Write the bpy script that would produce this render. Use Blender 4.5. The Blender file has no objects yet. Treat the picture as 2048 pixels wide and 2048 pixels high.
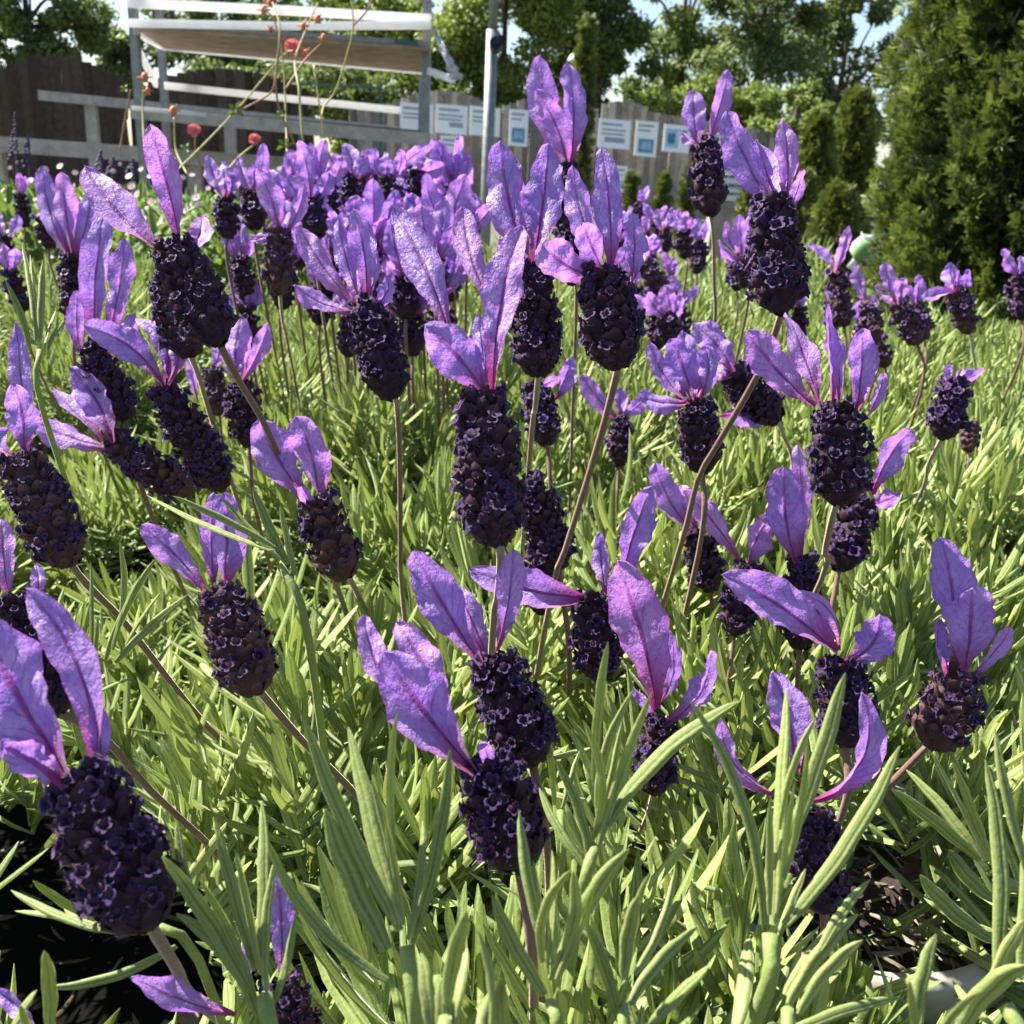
import bpy, bmesh, math, random
import numpy as np
from mathutils import Vector, Matrix
random.seed(7); rng = np.random.default_rng(7)
scene = bpy.context.scene
COL = scene.collection

# ------------------------------------------------------------------ camera, sky, sun, exposure
F = 1967.0                      # focal length in pixels of a 2048 px frame
CAM = Vector((0.0, 0.0, 0.63))
PITCH, ROLL = math.atan(674.0/F), 0.05
cam_data = bpy.data.cameras.new('camera')
cam = bpy.data.objects.new('camera', cam_data); COL.objects.link(cam)
RM = Matrix.Rotation(math.pi/2-PITCH, 3, 'X') @ Matrix.Rotation(ROLL, 3, 'Z')
cam.matrix_world = Matrix.Translation(CAM) @ RM.to_4x4()
cam_data.sensor_width = 36.0
cam_data.lens = 36.0*F/2048.0
cam_data.clip_start = 0.01; cam_data.clip_end = 500.0
cam_data.dof.use_dof = True
cam_data.dof.focus_distance = 0.23
cam_data.dof.aperture_fstop = 50.0
scene.camera = cam

SUN_DIR = Vector((-0.60, 0.30, 0.74)).normalized()
world = bpy.data.worlds.new('World'); scene.world = world; world.use_nodes = True
wn = world.node_tree.nodes; wl = world.node_tree.links
sky = wn.new('ShaderNodeTexSky'); sky.sky_type = 'NISHITA'; sky.sun_disc = False
sky.sun_elevation = math.asin(SUN_DIR.z); sky.sun_rotation = math.atan2(SUN_DIR.x, SUN_DIR.y)
sky.air_density = 1.0; sky.dust_density = 1.0
wl.new(sky.outputs['Color'], wn['Background'].inputs['Color'])
wn['Background'].inputs['Strength'].default_value = 0.06
sd = bpy.data.lights.new('sun', 'SUN'); sd.energy = 5.0; sd.angle = math.radians(0.5); sd.color = (1.0, 0.95, 0.86)
sun = bpy.data.objects.new('sun', sd); COL.objects.link(sun)
sun.rotation_euler = (-SUN_DIR).to_track_quat('-Z', 'Y').to_euler()
sun.location = (0, 0, 5)
scene.view_settings.view_transform = 'Standard'
scene.view_settings.look = 'None'
scene.view_settings.gamma = 1.0
scene.view_settings.use_curve_mapping = False
scene.view_settings.exposure = 1.85
scene.cycles.max_bounces = 6
scene.cycles.transmission_bounces = 4
scene.cycles.transparent_max_bounces = 8

RMn = np.array(RM); CAMn = np.array(CAM)
def P(px, py, d):
    """world point that lies d metres in front of the camera at photo pixel (px, py)"""
    return CAMn + RMn @ np.array(((px-1024)/F*d, -(py-1024)/F*d, -d))
VIEW = RMn @ np.array((0, 0, -1.0)); RIGHT = RMn @ np.array((1.0, 0, 0)); UPV = RMn @ np.array((0, 1.0, 0))

# ------------------------------------------------------------------ helpers
def mesh_from(name, V, Fc, mat, smooth=True, attrs=None, uv=None):
    me = bpy.data.meshes.new(name)
    V = np.asarray(V, dtype=np.float32).reshape(-1, 3)
    if isinstance(Fc, np.ndarray):
        n, k = Fc.shape
        me.vertices.add(len(V)); me.vertices.foreach_set('co', V.ravel())
        me.loops.add(n*k); me.loops.foreach_set('vertex_index', Fc.astype(np.int32).ravel())
        me.polygons.add(n); me.polygons.foreach_set('loop_start', np.arange(0, n*k, k, dtype=np.int32))
        me.polygons.foreach_set('loop_total', np.full(n, k, dtype=np.int32))
    else:
        me.from_pydata([tuple(v) for v in V], [], Fc)
    me.update(calc_edges=True)
    if attrs:
        for an, av in attrs.items():
            a = me.attributes.new(an, 'FLOAT', 'POINT'); a.data.foreach_set('value', np.asarray(av, dtype=np.float32))
    if smooth:
        me.polygons.foreach_set('use_smooth', np.ones(len(me.polygons), dtype=bool))
    if mat is not None: me.materials.append(mat)
    return me

def link(name, me, parent=None, loc=None):
    o = bpy.data.objects.new(name, me); COL.objects.link(o)
    if parent is not None: o.parent = parent
    if loc is not None: o.location = loc
    return o

def empty(name, loc, label, cat, group=None):
    o = bpy.data.objects.new(name, None); COL.objects.link(o)
    o.location = Vector(loc); o.empty_display_size = 0.01
    tag(o, label, cat, group)
    return o

def tag(o, label=None, cat=None, group=None, kind=None):
    if label: o['label'] = label
    if cat: o['category'] = cat
    if group: o['group'] = group
    if kind: o['kind'] = kind
    return o

class MB:
    """collects shapes of one mesh"""
    def __init__(s): s.v = []; s.f = []
    def add(s, V, Fc):
        n = len(s.v); s.v += [tuple(map(float, p)) for p in V]; s.f += [tuple(i+n for i in q) for q in Fc]
    def box(s, c, ax, ay, az):
        """centre and three half-axis vectors"""
        c, ax, ay, az = map(lambda q: np.asarray(q, float), (c, ax, ay, az))
        V = [c+i*ax+j*ay+k*az for i in (-1, 1) for j in (-1, 1) for k in (-1, 1)]
        s.add(V, [(0,1,3,2),(4,6,7,5),(0,4,5,1),(2,3,7,6),(0,2,6,4),(1,5,7,3)])
    def bar(s, a, b, w, h, up=(0,0,1)):
        a = np.asarray(a, float); b = np.asarray(b, float); t = b-a; L = np.linalg.norm(t); t /= L
        up = np.asarray(up, float); sx = np.cross(t, up)
        if np.linalg.norm(sx) < 1e-4: sx = np.cross(t, (0,1.0,0))
        sx /= np.linalg.norm(sx); sz = np.cross(sx, t)
        s.box((a+b)/2, t*L/2, sx*w/2, sz*h/2)
    def tube(s, pts, radii, n=8, cap=True):
        pts = np.asarray(pts, float); m = len(pts)
        if np.isscalar(radii): radii = [radii]*m
        tang = np.gradient(pts, axis=0); tang /= np.linalg.norm(tang, axis=1)[:, None]+1e-12
        ref = np.array((0.3, 0.9, 0.2)); V = []
        for i in range(m):
            t = tang[i]; a = ref-t*np.dot(ref, t)
            if np.linalg.norm(a) < 1e-3: a = np.cross(t, (1.0, 0, 0))
            a /= np.linalg.norm(a); b = np.cross(t, a); ref = a
            for k in range(n):
                q = 2*math.pi*k/n
                V.append(pts[i]+radii[i]*(a*math.cos(q)+b*math.sin(q)))
        Fc = [(i*n+k, i*n+(k+1) % n, (i+1)*n+(k+1) % n, (i+1)*n+k) for i in range(m-1) for k in range(n)]
        if cap: Fc += [tuple(range(n-1, -1, -1)), tuple((m-1)*n+k for k in range(n))]
        s.add(V, Fc)
    def sphere(s, c, r, n=10, m=7, sc=(1,1,1)):
        V = []; c = np.asarray(c, float)
        for i in range(m+1):
            th = math.pi*i/m
            for k in range(n):
                q = 2*math.pi*k/n
                V.append(c+r*np.array((math.sin(th)*math.cos(q)*sc[0], math.sin(th)*math.sin(q)*sc[1], math.cos(th)*sc[2])))
        s.add(V, [(i*n+k, (i+1)*n+k, (i+1)*n+(k+1) % n, i*n+(k+1) % n) for i in range(m) for k in range(n)])
    def obj(s, name, mat, parent=None, smooth=False, world_off=None):
        V = np.array(s.v)
        off = np.array(parent.location) if (parent is not None and world_off is None) else (np.zeros(3) if world_off is None else np.asarray(world_off))
        return link(name, mesh_from(name, V-off, s.f, mat, smooth), parent)

def spline(pts, n):
    """Catmull-Rom through points"""
    pts = np.asarray(pts, float)
    if len(pts) == 2: return pts[0]+(pts[1]-pts[0])*np.linspace(0, 1, n)[:, None]
    q = np.vstack([2*pts[0]-pts[1], pts, 2*pts[-1]-pts[-2]]); out = []
    for u in np.linspace(0, len(pts)-1-1e-6, n):
        i = int(u); t = u-i; a, b, c, d = q[i:i+4]
        out.append(0.5*((2*b)+(-a+c)*t+(2*a-5*b+4*c-d)*t*t+(-a+3*b-3*c+d)*t**3))
    return np.array(out)

# ------------------------------------------------------------------ materials
def new_mat(name):
    m = bpy.data.materials.new(name); m.use_nodes = True
    nt = m.node_tree; nt.nodes.clear()
    return m, nt, nt.nodes.new
def lk(nt, a, b): nt.links.new(a, b)
def ramp(nt, stops, src=None):
    r = nt.nodes.new('ShaderNodeValToRGB'); e = r.color_ramp.elements
    while len(e) < len(stops): e.new(0.5)
    for el, (p, c) in zip(e, stops): el.position = p; el.color = (c[0], c[1], c[2], 1) if not np.isscalar(c) else (c, c, c, 1)
    if src is not None: lk(nt, src, r.inputs[0])
    return r
def mix(nt, fac, a, b, mode='MIX'):
    m = nt.nodes.new('ShaderNodeMix'); m.data_type = 'RGBA'; m.blend_type = mode
    for s, v in ((m.inputs[0], fac), (m.inputs[6], a), (m.inputs[7], b)):
        if hasattr(v, 'links') or isinstance(v, bpy.types.NodeSocket): lk(nt, v, s)
        elif np.isscalar(v): s.default_value = v
        else: s.default_value = (v[0], v[1], v[2], 1)
    return m.outputs[2]
def math_(nt, op, a, b=None, c=None):
    m = nt.nodes.new('ShaderNodeMath'); m.operation = op
    for s, v in zip(m.inputs, (a, b, c)):
        if v is None: continue
        if isinstance(v, bpy.types.NodeSocket): lk(nt, v, s)
        else: s.default_value = v
    return m.outputs[0]
def noise(nt, scale, detail=3, rough=0.6, vec=None, out='Fac'):
    n = nt.nodes.new('ShaderNodeTexNoise'); n.inputs['Scale'].default_value = scale; n.inputs['Detail'].default_value = detail
    n.inputs['Roughness'].default_value = rough
    if vec is None:
        g = nt.nodes.new('ShaderNodeNewGeometry'); vec = g.outputs['Position']
    lk(nt, vec, n.inputs['Vector']); return n.outputs[out]
def attr(nt, name):
    a = nt.nodes.new('ShaderNodeAttribute'); a.attribute_name = name; return a.outputs['Fac']
def finish(nt, col, rough=0.6, transl=0.0, tcol=None, bump=None, bdist=0.001, bstr=0.5, spec=0.4, sheen=0.0, sheen_tint=(1,1,1), metal=0.0):
    p = nt.nodes.new('ShaderNodeBsdfPrincipled'); o = nt.nodes.new('ShaderNodeOutputMaterial')
    if isinstance(col, bpy.types.NodeSocket): lk(nt, col, p.inputs['Base Color'])
    else: p.inputs['Base Color'].default_value = (*col, 1)
    if isinstance(rough, bpy.types.NodeSocket): lk(nt, rough, p.inputs['Roughness'])
    else: p.inputs['Roughness'].default_value = rough
    p.inputs['Specular IOR Level'].default_value = spec; p.inputs['Metallic'].default_value = metal
    if sheen:
        p.inputs['Sheen Weight'].default_value = sheen; p.inputs['Sheen Roughness'].default_value = 0.4
        p.inputs['Sheen Tint'].default_value = (*sheen_tint, 1)
    bn = None
    if bump is not None:
        b = nt.nodes.new('ShaderNodeBump'); b.inputs['Strength'].default_value = bstr; b.inputs['Distance'].default_value = bdist
        lk(nt, bump, b.inputs['Height']); lk(nt, b.outputs[0], p.inputs['Normal']); bn = b.outputs[0]
    if transl:
        t = nt.nodes.new('ShaderNodeBsdfTranslucent')
        tc = tcol if tcol is not None else col
        if isinstance(tc, bpy.types.NodeSocket): lk(nt, tc, t.inputs['Color'])
        else: t.inputs['Color'].default_value = (*tc, 1)
        if bn is not None: lk(nt, bn, t.inputs['Normal'])
        m = nt.nodes.new('ShaderNodeMixShader'); m.inputs[0].default_value = transl
        lk(nt, p.outputs[0], m.inputs[1]); lk(nt, t.outputs[0], m.inputs[2]); lk(nt, m.outputs[0], o.inputs[0])
    else: lk(nt, p.outputs[0], o.inputs[0])

def simple(name, col, rough=0.6, var=0.25, scale=30, metal=0.0, spec=0.4, bump=0.0, detail=4, transl=0.0, rnd=0.0):
    m, nt, nn = new_mat(name)
    n = noise(nt, scale, detail)
    lo = tuple(c*(1-var) for c in col); hi = tuple(min(1, c*(1+var)) for c in col)
    if rnd:
        n = math_(nt, 'ADD', n, math_(nt, 'MULTIPLY', math_(nt, 'SUBTRACT', nn('ShaderNodeObjectInfo').outputs['Random'], 0.5), rnd))
    r = ramp(nt, [(0.3, lo), (0.7, hi)], n)
    finish(nt, r.outputs[0], rough, transl=transl, metal=metal, spec=spec, bump=n if bump else None, bdist=bump, bstr=0.6)
    return m

def leaf_mat(name, dark, mid, light, transl=0.35, sheen=0.25, nscale=900, rough=0.55, ribs=False):
    """attribute tint 0..1 picks dark..light; u = across, t = along"""
    m, nt, nn = new_mat(name)
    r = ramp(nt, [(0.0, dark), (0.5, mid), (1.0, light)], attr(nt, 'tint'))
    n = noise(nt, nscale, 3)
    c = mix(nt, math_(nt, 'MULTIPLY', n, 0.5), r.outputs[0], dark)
    if ribs:
        u = math_(nt, 'ABSOLUTE', attr(nt, 'u'))
        rib = ramp(nt, [(0.0, 0.0), (0.14, 0.0), (0.34, 0.55), (0.55, 0.0), (0.86, 0.0), (1.0, 0.6)], u).outputs[0]  # pale fuzzy margin; lit ribs put into the colour as light bands
        c = mix(nt, rib, c, light)
        c = mix(nt, ramp(nt, [(0.0, 0.6), (0.10, 0.45), (0.17, 0.0)], u).outputs[0], c, dark)  # dark centre band puts the groove's shade into the colour
        n2 = noise(nt, 2600, 2)
        c = mix(nt, math_(nt, 'MULTIPLY', ramp(nt, [(0.5, 0.0), (0.7, 1.0)], n2).outputs[0], 0.35), c, (light[0], light[1], light[2]*1.6))
    tc = mix(nt, 0.35, c, (light[0]*1.1, light[1]*1.15, light[2]*0.6))
    finish(nt, c, rough, transl=transl, tcol=tc, bump=n, bdist=0.0003, bstr=0.5, sheen=sheen, sheen_tint=(0.85, 0.9, 0.75), spec=0.35)
    return m

M = {}
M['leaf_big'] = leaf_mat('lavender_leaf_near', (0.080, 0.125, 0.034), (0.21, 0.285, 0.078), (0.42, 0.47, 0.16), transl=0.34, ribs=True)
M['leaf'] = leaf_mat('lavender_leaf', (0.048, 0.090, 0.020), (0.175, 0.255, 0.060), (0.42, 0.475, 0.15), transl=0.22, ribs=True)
def bract_mat():
    m, nt, nn = new_mat('lavender_bract')
    u = attr(nt, 'u'); t = attr(nt, 't'); au = math_(nt, 'ABSOLUTE', u)
    oi = nn('ShaderNodeObjectInfo').outputs['Random']
    g = nn('ShaderNodeTexCoord').outputs['Object']
    n1 = noise(nt, 260, 4, 0.65, g); n2 = noise(nt, 1100, 3, 0.6, g)
    base = ramp(nt, [(0.0, (0.37, 0.23, 0.72)), (0.6, (0.46, 0.26, 0.74)), (1.0, (0.56, 0.28, 0.72))], oi).outputs[0]
    base = mix(nt, math_(nt, 'MULTIPLY', ramp(nt, [(0.42, 0.0), (0.68, 1.0)], n1).outputs[0], 0.6), base, (0.66, 0.48, 0.86))
    base = mix(nt, math_(nt, 'MULTIPLY', ramp(nt, [(0.3, 1.0), (0.5, 0.0)], n2).outputs[0], 0.4), base, (0.30, 0.11, 0.50))
    # lateral veins running up and out from the midrib
    w = math_(nt, 'SUBTRACT', math_(nt, 'MULTIPLY', t, 9.0), math_(nt, 'MULTIPLY', au, 2.6))
    w = math_(nt, 'ADD', w, math_(nt, 'MULTIPLY', n1, 1.6))
    fr = math_(nt, 'ABSOLUTE', math_(nt, 'SUBTRACT', math_(nt, 'FRACT', w), 0.5))
    vein = ramp(nt, [(0.0, 1.0), (0.075, 0.0)], fr).outputs[0]
    vein = math_(nt, 'MULTIPLY', vein, ramp(nt, [(0.35, 0.0), (0.6, 1.0)], noise(nt, 420, 2, 0.5, g)).outputs[0])
    base = mix(nt, math_(nt, 'MULTIPLY', vein, 0.5), base, (0.20, 0.03, 0.26))
    rib = math_(nt, 'SUBTRACT', au, math_(nt, 'MULTIPLY', n2, 0.05))
    ribm = ramp(nt, [(0.0, 1.0), (0.035, 0.9), (0.09, 0.0)], rib).outputs[0]
    ribm = math_(nt, 'MULTIPLY', ribm, ramp(nt, [(0.55, 1.0), (1.0, 0.25)], t).outputs[0])
    base = mix(nt, math_(nt, 'MULTIPLY', ribm, 0.8), base, (0.22, 0.02, 0.20))
    edge = ramp(nt, [(0.86, 0.0), (1.0, 1.0)], math_(nt, 'ADD', au, math_(nt, 'MULTIPLY', n2, 0.06))).outputs[0]
    base = mix(nt, math_(nt, 'MULTIPLY', edge, 0.5), base, (0.42, 0.10, 0.48))
    foot = ramp(nt, [(0.10, 1.0), (0.42, 0.0)], math_(nt, 'ADD', t, math_(nt, 'MULTIPLY', n1, 0.05))).outputs[0]
    base = mix(nt, math_(nt, 'MULTIPLY', foot, 0.9), base, (0.30, 0.022, 0.13))
    tc = mix(nt, 1.0, base, (1.0, 0.78, 1.0), 'MULTIPLY')
    h = math_(nt, 'SUBTRACT', math_(nt, 'ADD', n1, math_(nt, 'MULTIPLY', n2, 0.35)), math_(nt, 'MULTIPLY', math_(nt, 'ADD', vein, ribm), 0.25))
    finish(nt, base, 0.45, transl=0.48, tcol=tc, bump=h, bdist=0.0012, bstr=0.7, sheen=0.25, sheen_tint=(1, 0.9, 1), spec=0.4)
    return m
M['bract'] = bract_mat()
def spike_mat(name, brown):
    m, nt, nn = new_mat(name)
    g = nn('ShaderNodeTexCoord').outputs['Object']
    n = noise(nt, 500, 4, 0.7, g); n2 = noise(nt, 130, 2, 0.5, g)
    t = attr(nt, 't')
    c = ramp(nt, [(0.3, (0.009, 0.004, 0.011)), (0.55, (0.026, 0.010, 0.019)), (0.75, (0.07, 0.030, 0.034))], n).outputs[0]
    oi = nn('ShaderNodeObjectInfo').outputs['Random']
    tipc = mix(nt, oi, (0.15, 0.068, 0.060), (0.25, 0.135, 0.11)) if brown else mix(nt, oi, (0.040, 0.015, 0.042), (0.095, 0.040, 0.056))
    c = mix(nt, math_(nt, 'MULTIPLY', ramp(nt, [(0.5, 0.0), (0.95, 1.0)], math_(nt, 'ADD', t, math_(nt, 'MULTIPLY', math_(nt, 'SUBTRACT', n, .5), .7))).outputs[0], 0.75), c, tipc)
    c = mix(nt, math_(nt, 'MULTIPLY', ramp(nt, [(0.5, 0.0), (0.7, 1.0)], n2).outputs[0], 0.45), c, (0.030, 0.012, 0.055))
    if brown: c = mix(nt, 0.42, c, mix(nt, n2, (0.060, 0.024, 0.030), (0.17, 0.085, 0.066)))
    finish(nt, c, 0.7, bump=n, bdist=0.0004, bstr=0.6, sheen=0.16, sheen_tint=(0.75, 0.6, 0.7), spec=0.2)
    return m
M['spike'] = spike_mat('lavender_spike', False); M['spike_brown'] = spike_mat('lavender_spike_brown', True)
def floret_mat():
    m, nt, nn = new_mat('lavender_floret')
    t = attr(nt, 't'); oi = nn('ShaderNodeObjectInfo').outputs['Random']
    g = nn('ShaderNodeTexCoord').outputs['Object']
    n = noise(nt, 700, 3, 0.6, g)
    a = mix(nt, oi, (0.034, 0.012, 0.115), (0.065, 0.019, 0.10))
    c = mix(nt, ramp(nt, [(0.0, 1.0), (0.45, 0.0)], t).outputs[0], a, (0.006, 0.002, 0.008))
    c = mix(nt, math_(nt, 'MULTIPLY', ramp(nt, [(0.72, 0.0), (1.0, 1.0)], math_(nt, 'ADD', t, math_(nt, 'MULTIPLY', math_(nt, 'SUBTRACT', n, 0.5), 0.5))).outputs[0], ramp(nt, [(0.3, 0.1), (1.0, 0.55)], nn('ShaderNodeObjectInfo').outputs['Random']).outputs[0]), c, (0.22, 0.14, 0.36))
    finish(nt, c, 0.58, sheen=0.12, sheen_tint=(0.8, 0.7, 1.0), spec=0.35, transl=0.08, bump=n, bdist=.0004, bstr=.8)
    return m
M['floret'] = floret_mat()
def stem_mat():
    m, nt, nn = new_mat('lavender_stalk')
    g = nn('ShaderNodeNewGeometry').outputs['Position']
    n = noise(nt, 600, 4, 0.65, g)
    oi = nn('ShaderNodeObjectInfo').outputs['Random']
    a = mix(nt, oi, (0.17, 0.085, 0.070), (0.21, 0.125, 0.080))
    a = mix(nt, ramp(nt, [(0.65, 0.0), (1.0, 0.6)], attr(nt, 't')).outputs[0], a, (0.25, 0.28, 0.09))
    c = mix(nt, math_(nt, 'MULTIPLY', n, 0.6), a, (0.09, 0.05, 0.045))
    finish(nt, c, 0.6, bump=n, bdist=0.0004, bstr=0.5, sheen=0.6, sheen_tint=(0.9, 0.8, 0.7), spec=0.3)
    return m
M['stem'] = stem_mat()
M['green_stem'] = simple('green_stem', (0.27, 0.34, 0.10), 0.6, 0.3, 700)
M['soil'] = simple('soil', (0.035, 0.024, 0.017), 0.95, 0.6, 180, bump=0.004)
M['pot'] = simple('pot_plastic', (0.30, 0.28, 0.23), 0.6, 0.3, 40)
# ------------------------------------------------------------------ lavender flower heads
SOIL_Z = CAM.z-0.25
REG = []          # where the heads are seen: x, y, radius, depth
NU, NT = 13, 26
_u = np.linspace(-1, 1, NU); _t = np.linspace(0, 1, NT)
_grid = np.array([(i*NU+j, i*NU+j+1, (i+1)*NU+j+1, (i+1)*NU+j) for i in range(NT-1) for j in range(NU-1)])
def wprofile(t, peak=0.6, claw=0.2, sharp=2.2):
    lo = claw+(1-claw)*np.sin(np.clip(t/peak, 0, 1)*math.pi/2)**1.5
    hi = np.sqrt(np.clip(1-np.clip((t-peak)/(1-peak), 0, 1)**sharp, 0, 1))
    return np.where(t < peak, lo, hi)
def bract_geo(b0, b1, ctrl, width, face, cup, rip, r):
    """ribbon from b0 to b1 through ctrl; face = degrees turned away from the viewer"""
    T = _t[:, None]
    C = (1-T)**2*b0+2*T*(1-T)*ctrl+T**2*b1
    tan = np.gradient(C, axis=0); tan /= np.linalg.norm(tan, axis=1)[:, None]
    N = -VIEW-tan*(tan@(-VIEW))[:, None]; N /= np.linalg.norm(N, axis=1)[:, None]
    B = np.cross(tan, N)
    tw = r.uniform(-38, 38)
    a = np.radians(face+tw*(_t-0.3))[:, None]
    N2 = N*np.cos(a)+B*np.sin(a); B2 = B*np.cos(a)-N*np.sin(a)
    w = wprofile(_t, r.uniform(0.54, 0.74), r.uniform(.10, .17), r.uniform(1.0, 1.8))*width/2*.97
    ph = r.uniform(0, 6.28, 6); k = r.uniform(9, 16)
    uu = _u[None, :]; tt = _t[:, None]
    t1_ = tt[:, 0]; q_ = r.uniform(0.04, 0.13, 2)
    wl_ = w*(1+q_[0]*np.sin(t1_*k*.9+ph[0])+.05*np.sin(t1_*k*2.7+ph[3])+.03*np.sin(t1_*47+ph[1])); wr_ = w*(1+q_[1]*np.sin(t1_*k*.8+ph[1])+.05*np.sin(t1_*k*2.3+ph[4])+.03*np.sin(t1_*53+ph[2]))
    lat = np.where(uu < 0, uu*wl_[:, None], uu*wr_[:, None])
    nrm = cup*width*(uu**2-0.25)*np.sin(np.clip(tt*1.25, 0, 1)*math.pi)**0.6
    nrm = nrm+r.uniform(-.22, .22)*width*np.abs(uu)*np.clip(1.3-tt, 0, 1)+r.uniform(-.5, .5)*width*np.clip(tt-.72, 0, 1)**2*4
    nrm = nrm-0.05*width*np.exp(-(uu/0.13)**2)*np.sin(tt*math.pi)
    nrm = nrm+rip*width*(np.abs(uu)**1.6)*(np.sin(tt*k+ph[2]+uu*1.7)*0.6+np.sin(tt*k*2.1+ph[3])*0.3)*np.clip(tt*3, 0, 1)
    nrm = nrm+0.034*width*(np.sin(tt*31+uu*7+ph[4])*np.sin(uu*9+tt*12+ph[5]))*np.clip(tt*4, 0, 1)
    V = C[:, None, :]+lat[:, :, None]*B2[:, None, :]+nrm[:, :, None]*N2[:, None, :]
    # a few nicks and the pointed tip
    return V.reshape(-1, 3)
_U = np.tile(_u, NT); _T = np.repeat(_t, NU)

def floret_mesh(name, n=5, openness=1.0, seed=0):
    """tubular floret, open mouth with rounded lobes; unit diameter, axis +Z"""
    r = np.random.default_rng(seed); k = n*4
    rings = [(0.20, -0.55, 0.3, 0), (0.26, 0.02, 0.45, 0), (0.30, 0.22, 0.6, .02), (0.40, 0.35, 0.85, 0.07), (0.47, 0.33, 1.0, 0.12)]
    if openness < 0.5: rings = [(0.20, -0.5, 0.3, 0), (0.25, 0.0, 0.4, 0), (0.24, 0.22, 0.5, .04), (0.16, 0.42, 0.75, 0.07), (0.10, 0.40, 0.95, 0.05)]
    V = []; t = []
    wob = r.uniform(-0.09, 0.09, k)
    for (rad, z, tv, lob) in rings:
        for i in range(k):
            q = 2*math.pi*i/k; l = 2*abs(math.cos(q*n/2))**0.7-1.15
            V.append(((rad+lob*l+wob[i]*lob*3)*math.cos(q), (rad+lob*l)*math.sin(q), z+0.12*lob*l+wob[i]*lob*4)); t.append(tv)
    Fc = [(a*k+i, a*k+(i+1) % k, (a+1)*k+(i+1) % k, (a+1)*k+i) for a in range(len(rings)-1) for i in range(k)]
    # throat
    m = len(V)
    for i in range(k):
        q = 2*math.pi*i/k; V.append((0.2*math.cos(q), 0.2*math.sin(q), 0.12)); t.append(0.0)
    if openness >= 0.5:
        # inner wall of the mouth, just inside the lip ring
        Fc = Fc[:2*k]+Fc[2*k:]
    V.append((0, 0, -0.1 if openness >= 0.5 else 0.46)); t.append(0.0 if openness >= 0.5 else .8)
    if openness >= 0.5: Fc += [(m+i, m+(i+1) % k, len(V)-1) for i in range(k)]
    else: Fc += [((len(rings)-1)*k+i, (len(rings)-1)*k+(i+1) % k, len(V)-1) for i in range(k)]
    return mesh_from(name, V, Fc, M['floret'], True, {'t': t})
FLORETS = [floret_mesh('floret', 5, 1, 1), floret_mesh('floret', 5, 1, 2), floret_mesh('floret', 4, 1, 3), floret_mesh('floret', 5, 0, 4), floret_mesh('floret', 4, 0, 5)]
_fl_np = []
for me in FLORETS:
    v = np.zeros(len(me.vertices)*3, np.float32); me.vertices.foreach_get('co', v)
    _fl_np.append((v.reshape(-1, 3), [tuple(p.vertices) for p in me.polygons], [d.value for d in me.attributes['t'].data]))

def frame_from(axis, ref):
    a = axis/np.linalg.norm(axis); x = ref-a*np.dot(ref, a)
    if np.linalg.norm(x) < 1e-5: x = np.cross(a, (0.3, 0.5, 0.8))
    x /= np.linalg.norm(x); return x, np.cross(a, x), a

# one calyx scale: cupped, pointed, unit size, +Z along, +X outward
_sc = []
for i, (w_, z_, x_) in enumerate(((0.30, 0.0, 0.0), (0.5, 0.35, 0.20), (0.42, 0.72, 0.30), (0.05, 1.05, 0.24))):
    for j in (-1, 0, 1): _sc.append((x_+(0.13 if j == 0 else 0), j*w_, z_))
_sc = np.array(_sc); _scf = [(i*3+j, i*3+j+1, (i+1)*3+j+1, (i+1)*3+j) for i in range(3) for j in range(2)]
_sct = np.repeat((0.0, 0.35, 0.7, 1.0), 3)

def spike_prof(s):
    return (np.clip(s/0.16, 0, 1)**0.5)*(1-0.48*np.clip((s-0.40)/0.60, 0, 1)**1.7)*np.clip((1.04-s)/0.09, 0, 1)**0.5

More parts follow.
